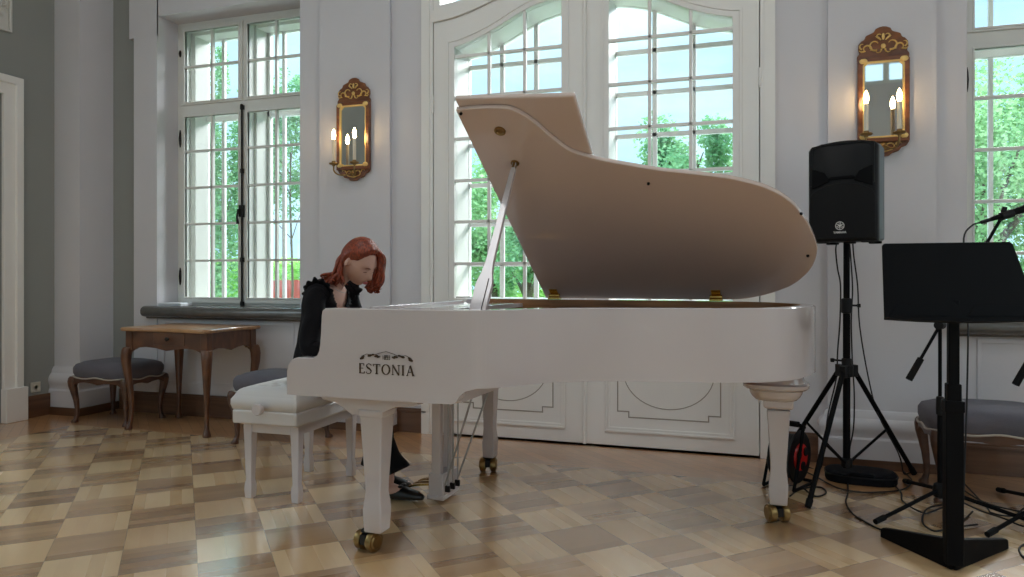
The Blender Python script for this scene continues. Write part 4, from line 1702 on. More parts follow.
# horn: flared dished recess in the upper part
hn = MB()
YF = -D2 - .0345
rows = []
for j in range(13):
    z = .315 + .205 * j / 12
    r_ = []
    for i in range(25):
        t_ = -1 + 2 * i / 24
        x = .152 * t_
        q = max(0, 1 - t_ * t_) * max(0, 1 - ((j - 6) / 6.0) ** 2)
        r_.append(Vector((x, YF - .001 + .022 * q, z + (.010 * (1 - t_ * t_) if j == 12 else 0))))
    rows.append(r_)
hn.grid(rows)
hn.ring([(-.158, YF + .004, .308), (.158, YF + .004, .308), (.158, YF + .004, .512), (.10, YF + .004, .530), (-.10, YF + .004, .530), (-.158, YF + .004, .512)],
        [(-.149, YF + .004, .318), (.149, YF + .004, .318), (.149, YF + .004, .508), (.095, YF + .004, .522), (-.095, YF + .004, .522), (-.149, YF + .004, .508)], (0, -.008, 0))
hn.build('horn', BLACKP, baf, smooth=40)
tr = MB()
for s in (-1, 1):
    tr.prism([(s * .060, YF, .325), (s * .150, YF, .290), (s * .150, YF, .400), (s * .085, YF, .375)], (0, -.010, 0))
tr.prism([(-.075, YF, .335), (.075, YF, .335), (.055, YF, .352), (-.055, YF, .352)], (0, -.008, 0))
tr.build('horn_throat_trim', BLACKM, baf, bevel=.004)
# grille with an arched upper edge
gp = [(-.162, YF, .020), (.162, YF, .020), (.162, YF, .235)] + [(.162 * cos(pi * i / 16), YF, .235 + .078 * sin(pi * i / 16)) for i in range(1, 16)] + [(-.162, YF, .235)]
MB().prism(gp, (0, -.007, 0)).build('grille', GRILLE, speaker, bevel=.003, smooth=40)
# round emblem of crossed tuning forks and the word below
em = MB()
ec = (-.008, .088)
yl = YF - .0072
def disc_ring(r0, r1):
    o2 = [(ec[0] + r0 * cos(2 * pi * i / 28), yl, ec[1] + r0 * sin(2 * pi * i / 28)) for i in range(28)]
    i2 = [(ec[0] + r1 * cos(2 * pi * i / 28), yl, ec[1] + r1 * sin(2 * pi * i / 28)) for i in range(28)]
    em.ring(o2, i2, (0, -.0015, 0))
disc_ring(.0225, .0195)
for i in range(3):
    a_ = pi / 2 + i * 2 * pi / 3
    d_ = Vector((cos(a_), 0, sin(a_)))
    p_ = Vector((-d_.z, 0, d_.x))
    c_ = Vector((ec[0], yl, ec[1]))
    def bar(a0, a1, w):
        em.prism([a0 + p_ * w, a0 - p_ * w, a1 - p_ * w, a1 + p_ * w], (0, -.0015, 0))
    bar(c_ - d_ * .018, c_ + d_ * .004, .0016)
    bar(c_ + d_ * .002 + p_ * .0034, c_ + d_ * .0185 + p_ * .0034, .0012)
    bar(c_ + d_ * .002 - p_ * .0034, c_ + d_ * .0185 - p_ * .0034, .0012)
em.build('emblem', LOGOW, speaker, smooth=0)
tcu = bpy.data.curves.new('brand_word', 'FONT')
tcu.body = 'YAMAHA'
tcu.size = .0155
tcu.align_x = 'CENTER'
tcu.extrude = .0006
tcu.offset = .0003
tob = bpy.data.objects.new('brand_word', tcu)
tob.data.materials.append(LOGOW)
tob.location = (ec[0], yl - .001, ec[1] - .040)
tob.rotation_euler = (radians(90), 0, 0)
COL.objects.link(tob)
bpy.context.view_layer.update()
tme = bpy.data.meshes.new_from_object(tob.evaluated_get(bpy.context.evaluated_depsgraph_get()))
tmat = tob.matrix_world.copy()
bpy.data.objects.remove(tob)
tob = bpy.data.objects.new('brand_word', tme)
COL.objects.link(tob)
tob.parent = speaker
tob.matrix_local = tmat
for x in (-.11, .11):
    for y in (-.11, .08):
        MB().box(x - .03, x + .03, y - .02, y + .02, .0, .014).build('foot', RUBBER, speaker, bevel=.003)
MB().lathe([(.001, -.0), (.030, -.0), (.030, .012), (.001, .013)], (0, 0, 0), 16).build('pole_socket', BLACKP, speaker)

# ------------------------------------------------------------------ heavy music stand
ms = thing('music_stand', 'black music stand with a wide desk and splayed V base', 'music stand', (1.818, -1.60, 0), 0)
ba = MB()
for (ex, ey, sgn) in ((-.200, .300, -1), (.275, .315, 1)):
    L = sqrt(ex * ex + ey * ey)
    d = Vector((ex / L, ey / L, 0))
    p = Vector((-d.y, d.x, 0))
    rows = []
    for (t_, w, h) in ((-.03, .040, .118), (.05, .040, .114), (.5, .034, .080), (.96, .028, .045), (1.0, .024, .036)):
        c = d * (t_ * L)
        rows.append([c + p * w / 2 * 1.0, c - p * w / 2, c - p * w / 2 * .85 + Vector((0, 0, h)), c + p * w / 2 * .85 + Vector((0, 0, h))])
    ba.loft(rows)
ba.build('base', BLACKM, ms, bevel=.004)
MB().box(-.030, .032, -.03, .03, .02, .66).build('lower_column', BLACKM, ms, bevel=.004)
MB().box(-.024, .026, -.024, .024, .60, .73).build('middle_column', BLACKM, ms, bevel=.004)
MB().box(-.018, .020, -.018, .018, .70, 1.06).build('upper_column', BLACKM, ms, bevel=.004)
kk = MB().box(-.033, .035, -.033, .033, .62, .665)
kk.build('column_clamp', BLACKM, ms, bevel=.004)
dm = Matrix.Translation((0, -.035, .985)) @ Matrix.Rotation(radians(12), 4, 'Z') @ Matrix.Rotation(radians(-14), 4, 'X')
dk = MB()
pp = [(-.262, 0, 0), (.312, 0, 0), (.252, 0, .305), (.242, 0, .315), (-.234, 0, .310), (-.242, 0, .300)]
dk.prism(pp, (0, .010, 0))
desk = dk.build('desk', BLACKM, ms, bevel=.003)
desk.matrix_local = dm
lg_ = MB()
lrow = []
for i in range(21):
    t_ = -1 + 2 * i / 20
    x = .025 + .287 * t_
    zz_ = -.012 * (1 - t_ * t_) - .002
    lrow.append([Vector((x, .008, zz_)), Vector((x, -.048, zz_ - .004)), Vector((x, -.050, zz_ + .010)), Vector((x, -.042, zz_ + .010)), Vector((x, -.040, zz_ + .003)), Vector((x, .008, zz_ + .006))])
lg_.loft(lrow)
lg_.build('ledge', BLACKM, desk, smooth=40)
gr = MB()
for (x0, x1) in ((-.215, -.06), (.075, .250)):
    gr.prism([(x0 - .03, -.002, .012), (x1 + .03, -.002, .012), (x1, -.002, .055), (x0, -.002, .055)], (0, .003, 0))
gr.build('page_holder', BLACKM, desk, bevel=.001)
bk_ = MB().box(-.05, .05, .010, .032, .02, .20)
bk_.cyl((-.04, .045, .05), (.04, .045, .05), .018, n=12)
bk_.build('tilt_bracket', BLACKP, desk, bevel=.003)

# ------------------------------------------------------------------ microphone stands with booms
def mic_stand(loc, label, rz=0.0):
    r = thing('microphone_stand', label, 'microphone stand', loc, rz, 'boom microphone stands')
    MB().cyl((0, 0, .09), (0, 0, .52), .0125, n=12).build('lower_tube', BLACKM, r)
    MB().cyl((0, 0, .48), (0, 0, .91), .0085, n=12).build('upper_tube', BLACKM, r)
    MB().lathe([(.0125, .47), (.018, .475), (.019, .50), (.017, .56), (.0085, .565)], (0, 0, 0), 14).build('height_clutch', BLACKP, r)
    MB().lathe([(.012, .06), (.030, .07), (.034, .10), (.028, .13), (.0125, .14)], (0, 0, 0), 14).build('tripod_hub', BLACKP, r)
    for ang in (223.7, 334, 98):
        a_ = radians(ang)
        L = .46
        p0 = Vector((.026 * cos(a_), .026 * sin(a_), .10))
        p1 = Vector((L * cos(a_), L * sin(a_), .016))
        lg = MB().cyl(p0, p1, .0095, n=10).build('leg', BLACKM, r)
        MB().cyl(p1 + (p0 - p1) * .12, p1 + (p1 - p0).normalized() * .01, .014, .013, 10).build('rubber_foot', RUBBER, lg)
    cl = MB().cyl((-.012, -.022, .914), (.012, .022, .914), .022, n=16)
    cl.cyl((.012, .022, .914), (.022, .045, .914), .014, n=10)
    cl.build('boom_clutch', BLACKP, r, bevel=.002)
    bd = Vector((.300, .098, .552)).normalized()
    c0 = Vector((0, 0, .914))
    bm_ = MB().cyl(c0 - bd * .20, c0 + bd * .60, .0075, n=10).build('boom_arm', BLACKM, r)
    MB().cyl(c0 - bd * .31, c0 - bd * .19, .0165, .0155, 12).build('counterweight', RUBBER, bm_)
    MB().tube([c0 + bd * .59, c0 + bd * .615, c0 + bd * .63 + Vector((0, 0, .012)), c0 + bd * .635 + Vector((.004, 0, .03))], [.009, .011, .012, .012], 10).build('clip_joint', BLACKP, bm_)
    return r


mic_stand((1.955, -.82, 0), 'black boom microphone stand just behind the music stand')
mic_stand((2.395, -.85, 0), 'black boom microphone stand at the edge of the view, partly cut off')
mic = thing('microphone', 'black handheld microphone clipped on the tilted boom', 'microphone', (2.19, -.743, 1.434), 0)
md_ = Vector((.218, .070, .072)).normalized()
m0 = Vector((0, 0, 0))
MB().tube([m0, m0 + md_ * .02, m0 + md_ * .10, m0 + md_ * .165, m0 + md_ * .18], [.010, .0115, .0145, .018, .019], 16).build('handle', BLACKM, mic)
MB().tube([m0 + md_ * .178, m0 + md_ * .185, m0 + md_ * .205, m0 + md_ * .23, m0 + md_ * .25, m0 + md_ * .258], [.020, .025, .027, .026, .018, .004], 16).build('mesh_head', STEEL, mic)
cm = MB()
q0 = m0 + md_ * .085
cm.tube([q0 - md_ * .03 + Vector((0, 0, -.002)), q0 + md_ * .03 + Vector((0, 0, -.002))], .021, 14)
cm.build('clip', BLACKP, mic)
MB().cyl(m0 - md_ * .045, m0, .009, .010, 10).build('plug', BLACKP, mic)

# ------------------------------------------------------------------ cables
def cable(name, pts, label, group=None, r=.0042, k=5, base=None, parent=None):
    o = MB().tube(smooth_path(pts, k), r, 6).build(name, CABLEM, None, smooth=80)
    tag(o, label, 'cable', group)
    return o


G = 'black cables lying on the floor'
Z_ = .0045
def fl_(pts, z=Z_):
    return [(x, y, z) for (x, y) in pts]
cable('microphone_cable', [(2.148, -.756, 1.420), (2.105, -.775, 1.405), (2.062, -.80, 1.34), (2.066, -.84, 1.15), (2.06, -.88, .95), (2.045, -.92, .62), (2.02, -.98, .30), (2.00, -1.02, .06), (1.99, -1.00, Z_), (2.04, -.92, Z_), (2.10, -.80, Z_)], 'thin black cable hanging from the microphone behind the music stand')
cable('floor_cable', fl_([(1.627, -.12), (1.566, -.63), (1.53, -.835), (1.535, -1.011), (1.572, -1.118), (1.63, -1.223), (1.73, -1.285), (1.83, -1.30), (1.93, -1.24), (2.06, -1.27)]), 'long black cable curving round behind the music stand base', G)
cable('floor_cable', fl_([(1.343, -.64), (1.39, -.777), (1.45, -.703), (1.44, -.60), (1.38, -.615), (1.31, -.70), (1.265, -.817)]), 'black cable looped on the floor beside the reel', G)
cable('floor_cable', fl_([(1.33, -.20), (1.43, -.40), (1.486, -.535), (1.543, -.62), (1.661, -.638), (1.84, -.53), (1.93, -.33), (1.93, -.12)], .009), 'black cable passing in front of the flat bag', G)
cable('floor_cable', fl_([(1.80, -.30), (1.826, -.58), (1.803, -.763), (1.855, -.93), (1.90, -.90), (1.985, -.80), (2.02, -.90)], .013), 'black cable winding round the nearer microphone stand foot', G)
cable('floor_cable', fl_([(2.02, -.72), (1.90, -.83), (1.827, -1.06), (1.848, -1.179), (1.927, -1.114), (2.06, -1.02)], .009), 'black cable in a small loop behind the stand column', G)
cable('floor_cable', fl_([(2.13, -.14), (2.161, -.47), (2.194, -.636), (2.258, -.713), (2.40, -.78), (2.7, -.82)], .009), 'black cable in the tangle, farthest back along the stool', G)
cable('floor_cable', fl_([(2.10, -.44), (2.155, -.682), (2.225, -.789), (2.32, -.909), (2.6, -1.0)], .013), 'black cable second from the back in the tangle', G)
cable('floor_cable', fl_([(2.06, -.64), (2.126, -.819), (2.198, -.92), (2.25, -1.02), (2.42, -1.12), (2.7, -1.1)], .0175), 'black cable nearest the camera in the tangle', G)
cable('floor_cable', fl_([(2.19, -.14), (2.17, -.74), (2.165, -.86), (2.251, -.872), (2.36, -.70), (2.6, -.5)], .021), 'black cable turning back across the tangle', G)
cable('floor_cable', fl_([(2.55, -1.22), (2.30, -1.13), (2.18, -1.225), (2.13, -1.323), (2.135, -1.432), (2.25, -1.50), (2.5, -1.5)]), 'black cable in a bend right of the music stand base', G)
cable('speaker_cable', [(1.535, -.42, 1.346), (1.530, -.42, 1.30), (1.535, -.455, 1.20), (1.548, -.475, 1.10), (1.545, -.474, .90), (1.535, -.46, .74), (1.53, -.44, .58), (1.50, -.33, .36), (1.49, -.23, .15), (1.47, -.20, .006), (1.40, -.17, .006)], 'thin black cable hanging left of the speaker pole', 'black cables hanging from the loudspeaker')
cable('speaker_cable', [(1.600, -.42, 1.346), (1.607, -.43, 1.24), (1.612, -.45, 1.08), (1.605, -.455, .90), (1.612, -.45, .66), (1.625, -.42, .50), (1.63, -.36, .30), (1.63, -.20, .13), (1.64, -.17, .012), (1.74, -.14, .006)], 'thin black cable hanging close along the speaker pole', 'black cables hanging from the loudspeaker')
cable('speaker_cable', [(1.62, -.40, 1.346), (1.625, -.40, 1.27), (1.645, -.40, 1.10), (1.655, -.40, .88), (1.70, -.38, .60), (1.755, -.36, .38), (1.88, -.24, .14), (1.92, -.17, .012), (1.96, -.13, .006)], 'thin black cable swinging out right of the speaker pole', 'black cables hanging from the loudspeaker')

# ------------------------------------------------------------------ cable reel and flat bag
reel = thing('cable_reel', 'black cable reel with red centre behind the piano tail leg', 'cable reel', (1.275, -.585, 0), radians(62))
rm = Matrix.Translation((0, 0, .165)) @ Matrix.Rotation(radians(90), 4, 'X')
for s in (-1, 1):
    MB().lathe([(.052, -.006), (.138, -.006), (.145, 0), (.138, .006), (.052, .006)], (0, 0, 0), 32, Matrix.Translation((0, s * .055, 0)) @ rm).build('flange', BLACKP, reel, smooth=40)
MB().lathe([(.06, -.05), (.118, -.05), (.122, -.03), (.118, 0), (.122, .03), (.118, .05), (.06, .05)], (0, 0, 0), 28, rm).build('wound_cable', CABLEM, reel, smooth=40)
cz = MB().lathe([(.001, .045), (.072, .045), (.077, .060), (.072, .072), (.030, .074), (.001, .074)], (0, 0, 0), 28, rm)
hubp = cz.build('hub_plate', REDP, reel, smooth=40)
for a_ in (.6, 2.7, 4.8):
    MB().lathe([(.001, .073), (.024, .073), (.024, .080), (.001, .081)], (0, 0, 0), 16, rm @ Matrix.Translation((.046 * cos(a_), .046 * sin(a_), 0))).build('socket', BLACKP, hubp)
fr_ = MB()
fr_.tube(smooth_path([(-.13, -.085, .012), (-.07, -.085, .16), (-.02, -.085, .31), (0, -.08, .335), (0, .0, .345), (0, .08, .335), (-.02, .085, .31), (-.07, .085, .16), (-.13, .085, .012)], 4), .009, 8)
fr_.tube([(-.13, -.085, .010), (.13, -.085, .010)], .009, 8)
fr_.tube([(-.13, .085, .010), (.13, .085, .010)], .009, 8)
fr_.tube([(.13, -.085, .010), (.13, .085, .010)], .009, 8)
fr_.build('carrying_frame', BLACKM, reel)
MB().tube([(0, -.055, .342), (0, .055, .342)], .016, 10).build('grip', RUBBER, reel)

bag = MB()
rows = []
for (k, z) in ((.97, .0), (1.0, .010), (1.0, .040), (.95, .054), (.7, .061), (.2, .063)):
    rows.append([Vector((p.x * k, p.y * k, z)) for p in rsq(.185, .125, 0, 36, 3.2)])
bag.loft(rows)
b_ = thing('equipment_bag', 'flat black bag on the floor under the speaker stand', 'bag', (1.665, -.36, 0), radians(-4))
bag.build('body', BAGM, b_, smooth=50)
MB().tube([p for p in rsq(.186, .126, .042, 40, 3.2)], .004, 6, closed=True).build('zip', BLACKP, b_)
MB().tube(smooth_path([(-.06, -.11, .050), (-.05, -.125, .062), (.0, -.135, .066), (.05, -.125, .062), (.06, -.11, .050)], 4), .007, 6).build('handle', BAGM, b_)

# ------------------------------------------------------------------ small things on the walls and sill
rel = thing('plaster_relief', 'white ornamental plaster relief panel high on the grey wall', 'relief', (-4.53, -.86, 3.10), 0)
rf = MB()
rf.ring([(0, -.38, 0), (0, .215, 0), (0, .215, .70), (0, -.38, .70)], [(0, -.362, .018), (0, .197, .018), (0, .197, .682), (0, -.362, .682)], (.022, 0, 0))
rf.box(0, .006, -.36, .195, .02, .68)
rf.build('panel_frame', PLASTER, rel, bevel=.004)
og = MB()
rnd = random.Random(3)
for i in range(34):
    cy, cz = rnd.uniform(-.31, .165), rnd.uniform(.07, .63)
    r0 = rnd.uniform(.025, .06)
    a0 = rnd.uniform(0, 6.28)
    sg_ = rnd.choice((-1, 1))
    pts, ws = [], []
    for j in range(12):
        t_ = j / 11
        rr_ = r0 * (1 - .7 * t_)
        pts.append((.008, min(.19, max(-.335, cy + rr_ * cos(a0 + sg_ * 4.6 * t_))), min(.655, max(.045, cz + rr_ * sin(a0 + sg_ * 4.6 * t_)))))
        ws.append(.009 - .004 * t_)
    og.tube(pts, ws, 6)
og.build('scroll_ornament', PLASTER, rel, smooth=60)
so_ = thing('wall_socket', 'small cream electrical socket low on the grey wall', 'socket', (-4.53, -.44, .245), 0)
MB().box(0, .012, -.042, .042, -.042, .042).build('plate', OUTLET, so_, bevel=.004)
MB().lathe([(.001, .012), (.018, .012), (.020, .016), (.016, .016), (.014, .010), (.001, .010)], (0, 0, 0), 18, Matrix.Rotation(radians(90), 4, 'Y')).build('insert', OUTLET, so_)
pp_ = thing('paper_stack', 'small stack of white papers in the corner of the window sill', 'papers', (-3.56, .06, .910), radians(6))
for i in range(4):
    MB().box(-.105, .105, -.075, .075, .0015 + i * .006, .0065 + i * .006, Matrix.Rotation(radians(rnd.uniform(-4, 4)), 4, 'Z')).build('sheaf', PAPER, pp_)

# ------------------------------------------------------------------ the pianist
PO = Vector((-1.25, -1.43, 0))
person = thing('person', 'woman with red hair in a black ruffled blouse playing the piano', 'person', PO, 0)


def V3(*a):
    return Vector(a)


HC = V3(-.908, -1.455, 1.228)                       # head centre
yw, pt = radians(-15), radians(-39)
hf = V3(cos(pt) * cos(yw), cos(pt) * sin(yw), sin(pt))
hu = V3(-sin(pt) * cos(yw), -sin(pt) * sin(yw), cos(pt))
hl = hu.cross(hf)
HM = Matrix((hf, hl, hu)).transposed()


def hp(x, y, z):
    return HC + HM @ V3(x, y, z)


def g(a, s):
    return exp(-(a * a) / (2 * s * s))


def head_pt(az, el):
    """point of the head surface; az 0 = face, el -90..90"""
    ce, se = cos(el), sin(el)
    x, y, z = .096 * ce * cos(az), .074 * ce * sin(az), .114 * se
    # jaw narrows, back of the head stays round and high
    if z < 0:
        k = -z / .114
        y *= 1 - .34 * k
        if x > 0:
            x = x * (1 - .10 * k) + .018 * k * cos(az)
        else:
            x *= 1 - .45 * k
    else:
        x += -.010 * se
    if cos(az) > 0 and ce > .05:
        yy = y
        front = max(0, cos(az)) ** .5
        x += front * (.024 * g(yy, .0085) * g(z + .022, .016) + .010 * g(yy, .008) * g(z - .004, .018)      # nose and bridge
                      - .010 * (g(yy - .031, .013) + g(yy + .031, .013)) * g(z - .010, .011)             # sockets
                      + .004 * (g(yy - .030, .018) + g(yy + .030, .018)) * g(z - .032, .008)             # brow
                      + .007 * g(yy, .017) * g(z + .056, .008)                                           # lips
                      - .004 * g(yy, .014) * g(z + .071, .006)
                      + .010 * g(yy, .016) * g(z + .092, .012)                                           # chin
                      + .004 * (g(yy - .042, .016) + g(yy + .042, .016)) * g(z + .022, .02))             # cheeks
    return V3(x, y, z)


body = MB()
# head
rows = []
NA, NE = 72, 56
for j in range(1, NE):
    el = -pi / 2 + pi * j / NE
    rows.append([hp(*head_pt(2 * pi * i / NA, el)) for i in range(NA)])
body.loft(rows)
# ears
for s in (-1, 1):
    em = HM.to_4x4() @ Matrix.Rotation(radians(22 * s), 4, 'Z')
    body.sphere(hp(-.016, s * .077, -.006), (.020, .009, .034), 8, em)
    body.sphere(hp(-.006, s * .058, -.030), (.010, .007, .012), 6, em)


def chain(mb, pts, rads, n=14, k=4):
    """smooth tapered limb through joints, rounded at both ends"""
    P = smooth_path(pts, k)
    R = []
    for i in range(len(rads) - 1):
        for j in range(k):
            R.append(rads[i] + (rads[i + 1] - rads[i]) * j / k)
    R.append(rads[-1])
    mb.tube(P, R, n)
    mb.sphere(P[0], rads[0] * .99, 6)
    mb.sphere(P[-1], rads[-1] * .99, 6)


# torso: elliptic sections up the spine (centre, half depth, half width, forward direction)
SPINE = [(V3(-1.165, -1.43, .606), .110, .165, 0), (V3(-1.168, -1.43, .68), .110, .168, 4), (V3(-1.160, -1.43, .78), .088, .134, 10), (V3(-1.148, -1.43, .88), .086, .128, 16), (V3(-1.138, -1.43, .97), .098, .142, 22),
         (V3(-1.108, -1.43, 1.05), .086, .148, 28), (V3(-1.090, -1.433, 1.092), .068, .124, 32), (V3(-1.078, -1.436, 1.115), .052, .082, 36)]


def torso_ring(sec, k=1.0, add=0.0, n=36):
    c, a_, b_, lean = sec
    f_ = V3(cos(radians(lean)), 0, -sin(radians(lean)))
    s_ = V3(0, -1, 0)
    return [c + f_ * ((a_ + add) * k * cos(2 * pi * i / n)) + s_ * ((b_ + add) * k * sin(2 * pi * i / n)) for i in range(n)]


body.loft([torso_ring(s_) for s_ in SPINE])
# neck
chain(body, [V3(-1.098, -1.435, 1.09), V3(-1.058, -1.438, 1.135), V3(-1.00, -1.445, 1.185), V3(-.955, -1.45, 1.22)], [.060, .051, .049, .056])
# arms
NSH, NEL, NWR = V3(-1.098, -1.585, 1.045), V3(-1.075, -1.640, .790), V3(-.835, -1.600, .800)
FSH, FEL, FWR = V3(-1.085, -1.282, 1.045), V3(-1.050, -1.215, .790), V3(-.835, -1.290, .800)
for (sh, elb, wr) in ((NSH, NEL, NWR), (FSH, FEL, FWR)):
    chain(body, [sh, sh.lerp(elb, .5), elb], [.052, .046, .039])
    chain(body, [elb, elb.lerp(wr, .3), wr], [.038, .040, .025])


def hand(mb, wr, side):
    """hand resting on the keys: palm, four bent fingers of unequal length, thumb from the side; side +1 = right hand"""
    fx = V3(1, 0, 0)
    sy = V3(0, 1, 0) * side                        # towards the thumb
    up = V3(0, 0, 1)
    rows = []
    for (t_, w, h, z) in ((-.01, .024, .019, 0), (.025, .032, .017, .006), (.055, .039, .0155, .008), (.085, .041, .013, .004)):
        c = wr + fx * t_ + up * z
        rows.append([c + sy * (w * cos(2 * pi * i / 14)) + up * (h * sin(2 * pi * i / 14)) for i in range(14)])
    mb.loft(rows)
    for (o, l) in ((.028, .070), (.0095, .080), (-.0095, .075), (-.028, .058)):
        b = wr + fx * .080 + sy * o + up * .004
        sp = sy * (o * .28)
        p1 = b + fx * (l * .48) + up * .010 + sp * .5
        p2 = b + fx * (l * .82) + up * -.006 + sp
        p3 = b + fx * (l * .96) + up * -.030 + sp
        mb.tube(smooth_path([b - fx * .012, b, p1, p2, p3], 3), [.0095] * 4 + [.009] * 3 + [.0085] * 3 + [.0078] * 2 + [.007], 10)
        mb.sphere(p3, .007, 5)
        mb.sphere(p1, .0092, 5)
    b = wr + fx * .020 + sy * .024
    p1 = b + fx * .030 + sy * .022 - up * .008
    p2 = b + fx * .062 + sy * .026 - up * .022
    mb.tube(smooth_path([b - sy * .012, b, p1, p2], 3), [.013] * 3 + [.0115] * 3 + [.010] * 3 + [.0078], 10)
    mb.sphere(p2, .0078, 5)


hand(body, NWR, 1)
hand(body, FWR, -1)
# legs and feet
NHIP, NKN, NAN = V3(-1.175, -1.515, .685), V3(-.835, -1.520, .575), V3(-.716, -1.500, .105)
FHIP, FKN, FAN = V3(-1.175, -1.345, .685), V3(-.850, -1.335, .578), V3(-.868, -1.335, .105)
for (h_, k_, a_) in ((NHIP, NKN, NAN), (FHIP, FKN, FAN)):
    chain(body, [h_, h_.lerp(k_, .5), k_], [.088, .074, .056])
    chain(body, [k_, k_.lerp(a_, .3), k_.lerp(a_, .7), a_], [.054, .055, .038, .033])
    toe = a_ + V3(.165, .02, -.078)
    chain(body, [a_ + V3(-.03, 0, -.055), a_ + V3(.03, 0, -.055), a_ + V3(.10, .008, -.072), toe], [.033, .034, .029, .021])
bo = body.build('body', SKIN, person, smooth=180, origin=PO, fix=True)
rmsh = bo.modifiers.new('remesh', 'REMESH')
rmsh.mode = 'VOXEL'
rmsh.voxel_size = .0045
rmsh.use_smooth_shade = True
smo = bo.modifiers.new('smooth', 'SMOOTH')
smo.factor = .5
smo.iterations = 2

# face details: closed lids looking down, lashes, brows, lips
for s in (-1, 1):
    ez, ey = .008, s * .031
    lid_ = MB()
    p = [hp(.083 - 1.8 * (dy - 0) ** 2 - .000, ey + dy, ez - .006 + 8 * dy * dy) for dy in (-.016, -.010, -.004, .002, .008, .014)]
    lid_.tube([q + hf * .004 for q in p], [.0008, .0018, .0022, .0022, .0018, .0008], 6)
    lid_.build('eyelash', BROW, person, origin=PO)
    bw = MB()
    bw.tube([hp(.090 - 2.2 * (dy * dy) - abs(ey + dy) * .10, ey + dy, .032 - .25 * abs(dy - s * -.002)) + hf * .004 for dy in (-.020, -.010, 0, .010, .020)], [.0012, .0026, .003, .0026, .001], 6)
    bw.build('eyebrow', BROW, person, origin=PO)
lp = MB()
for dz, r_ in ((-.053, .0042), (-.060, .0050)):
    lp.tube([hp(.104 - 9 * dy * dy, dy, dz - (abs(dy) * .08)) for dy in (-.021, -.012, -.004, .004, .012, .021)], [.001, r_ * .8, r_, r_, r_ * .8, .001], 8)
lp.build('lips', LIPS, person, origin=PO)

# hair: a cap following the skull plus hanging wavy locks
def hairline(ps):
    return radians(interp(abs(ps), [(0, 52), (25, 50), (48, 38), (68, 18), (80, 14), (96, 4), (108, -24), (130, -40), (180, -46)]))


cap = MB()
rows = []
NR, NC = 22, 96
for j in range(NR + 1):
    r_ = []
    for i in range(NC):
        ps = -180 + 360 * i / NC
        el = hairline(ps) + (pi / 2 - hairline(ps)) * (j / NR)
        q = head_pt(radians(ps), el)
        n_ = q.normalized()
        lump = 1 + .020 * sin(radians(ps) * 17 + 5 * sin(el * 3)) + .012 * sin(radians(ps) * 31 + el * 4)
        part = 1 - .10 * g(q.y - .0, .010) * (1 if q.x > -.05 and q.z > .05 else 0)
        th = .004 + .022 * min(1, j / 5) * part
        r_.append(hp(*(q * 1.0 + n_ * th * lump)))
    rows.append(r_)
inner = [[hp(*(head_pt(radians(-180 + 360 * i / NC), hairline(-180 + 360 * i / NC)) * .96)) for i in range(NC)]]
cap.loft(inner + rows)
hair = cap.build('hair', HAIR, person, smooth=180, origin=PO)
rn = random.Random(11)
lk = MB()


def lock(pts, r0, r1=.0015, wave=.008, ph=0.0, n=7):
    P = smooth_path(pts, 7)
    L = len(P) - 1
    out, R = [], []
    for i, p in enumerate(P):
        t_ = i / L
        w = wave * t_ * sin(ph + 11 * t_)
        w2 = wave * t_ * cos(ph * 1.7 + 9 * t_)
        out.append(p + V3(w, w2, 0))
        R.append((r0 * min(1, .35 + t_ * 3)) if t_ < .25 else (r0 + (r1 - r0) * max(0, (t_ - .55) / .45) ** 1.2))
    lk.tube(out, R, n, flat=.7)


# near side and back: tucked behind the ear, falling to the nape and shoulder
for i in range(58):
    ps = radians(rn.uniform(-178, -116)) if i % 3 else radians(rn.uniform(104, 178))
    el = radians(rn.uniform(-25, 55))
    a_ = hp(*(head_pt(ps, el) * 1.13))
    back = rn.uniform(0, 1)
    mid = HC + V3(-.078 - .045 * back, -.052 * (1 if sin(ps) < 0 else -1) * rn.uniform(.15, 1.2), -.030 - .03 * rn.random())
    end = HC + V3(-.115 - .075 * back + rn.uniform(-.01, .02), (-.055 if sin(ps) < 0 else .05) * rn.uniform(.2, 1.4), -.085 - .035 * rn.random() + .02 * back)
    lock([a_, a_.lerp(mid, .55) + V3(-.012, 0, .008), mid, end, end + V3(-.006 + .02 * rn.random(), 0, -.018)], rn.uniform(.009, .014), wave=.007, ph=rn.uniform(0, 6))
# lower near locks in front of the shoulder, behind the ear
for i in range(14):
    a_ = hp(*(head_pt(radians(rn.uniform(-140, -122)), radians(rn.uniform(-20, 10))) * 1.10))
    end = HC + V3(-.075 + rn.uniform(-.02, .02), -.062 + rn.uniform(-.015, .01), -.105 + rn.uniform(-.02, .01))
    lock([a_, a_.lerp(end, .5) + V3(-.012, -.006, 0), end], rn.uniform(.007, .011), wave=.008, ph=rn.uniform(0, 6))
# far side: sweeps over the far temple and hangs forward beyond the face
for i in range(70):
    ps = radians(rn.uniform(8, 92))
    el = hairline(ps * 180 / pi) + rn.uniform(.02, .55)
    a_ = hp(*(head_pt(ps, min(el, 1.4)) * 1.12))
    k = rn.random()
    mid = HC + V3(.070 + .042 * k, .030 + .04 * rn.random(), .000 - .035 * rn.random())
    m2 = HC + V3(.035 + .075 * k, .030 + .04 * rn.random(), -.080 - .02 * rn.random())
    end = HC + V3(.015 + .070 * k, .030 + .04 * rn.random(), -.125 - .035 * rn.random())
    lock([a_, a_.lerp(mid, .6) + V3(.012, .006, .020), mid, m2, end, end + V3(.016, -.004, .006)], rn.uniform(.007, .012), wave=.008, ph=rn.uniform(0, 6))
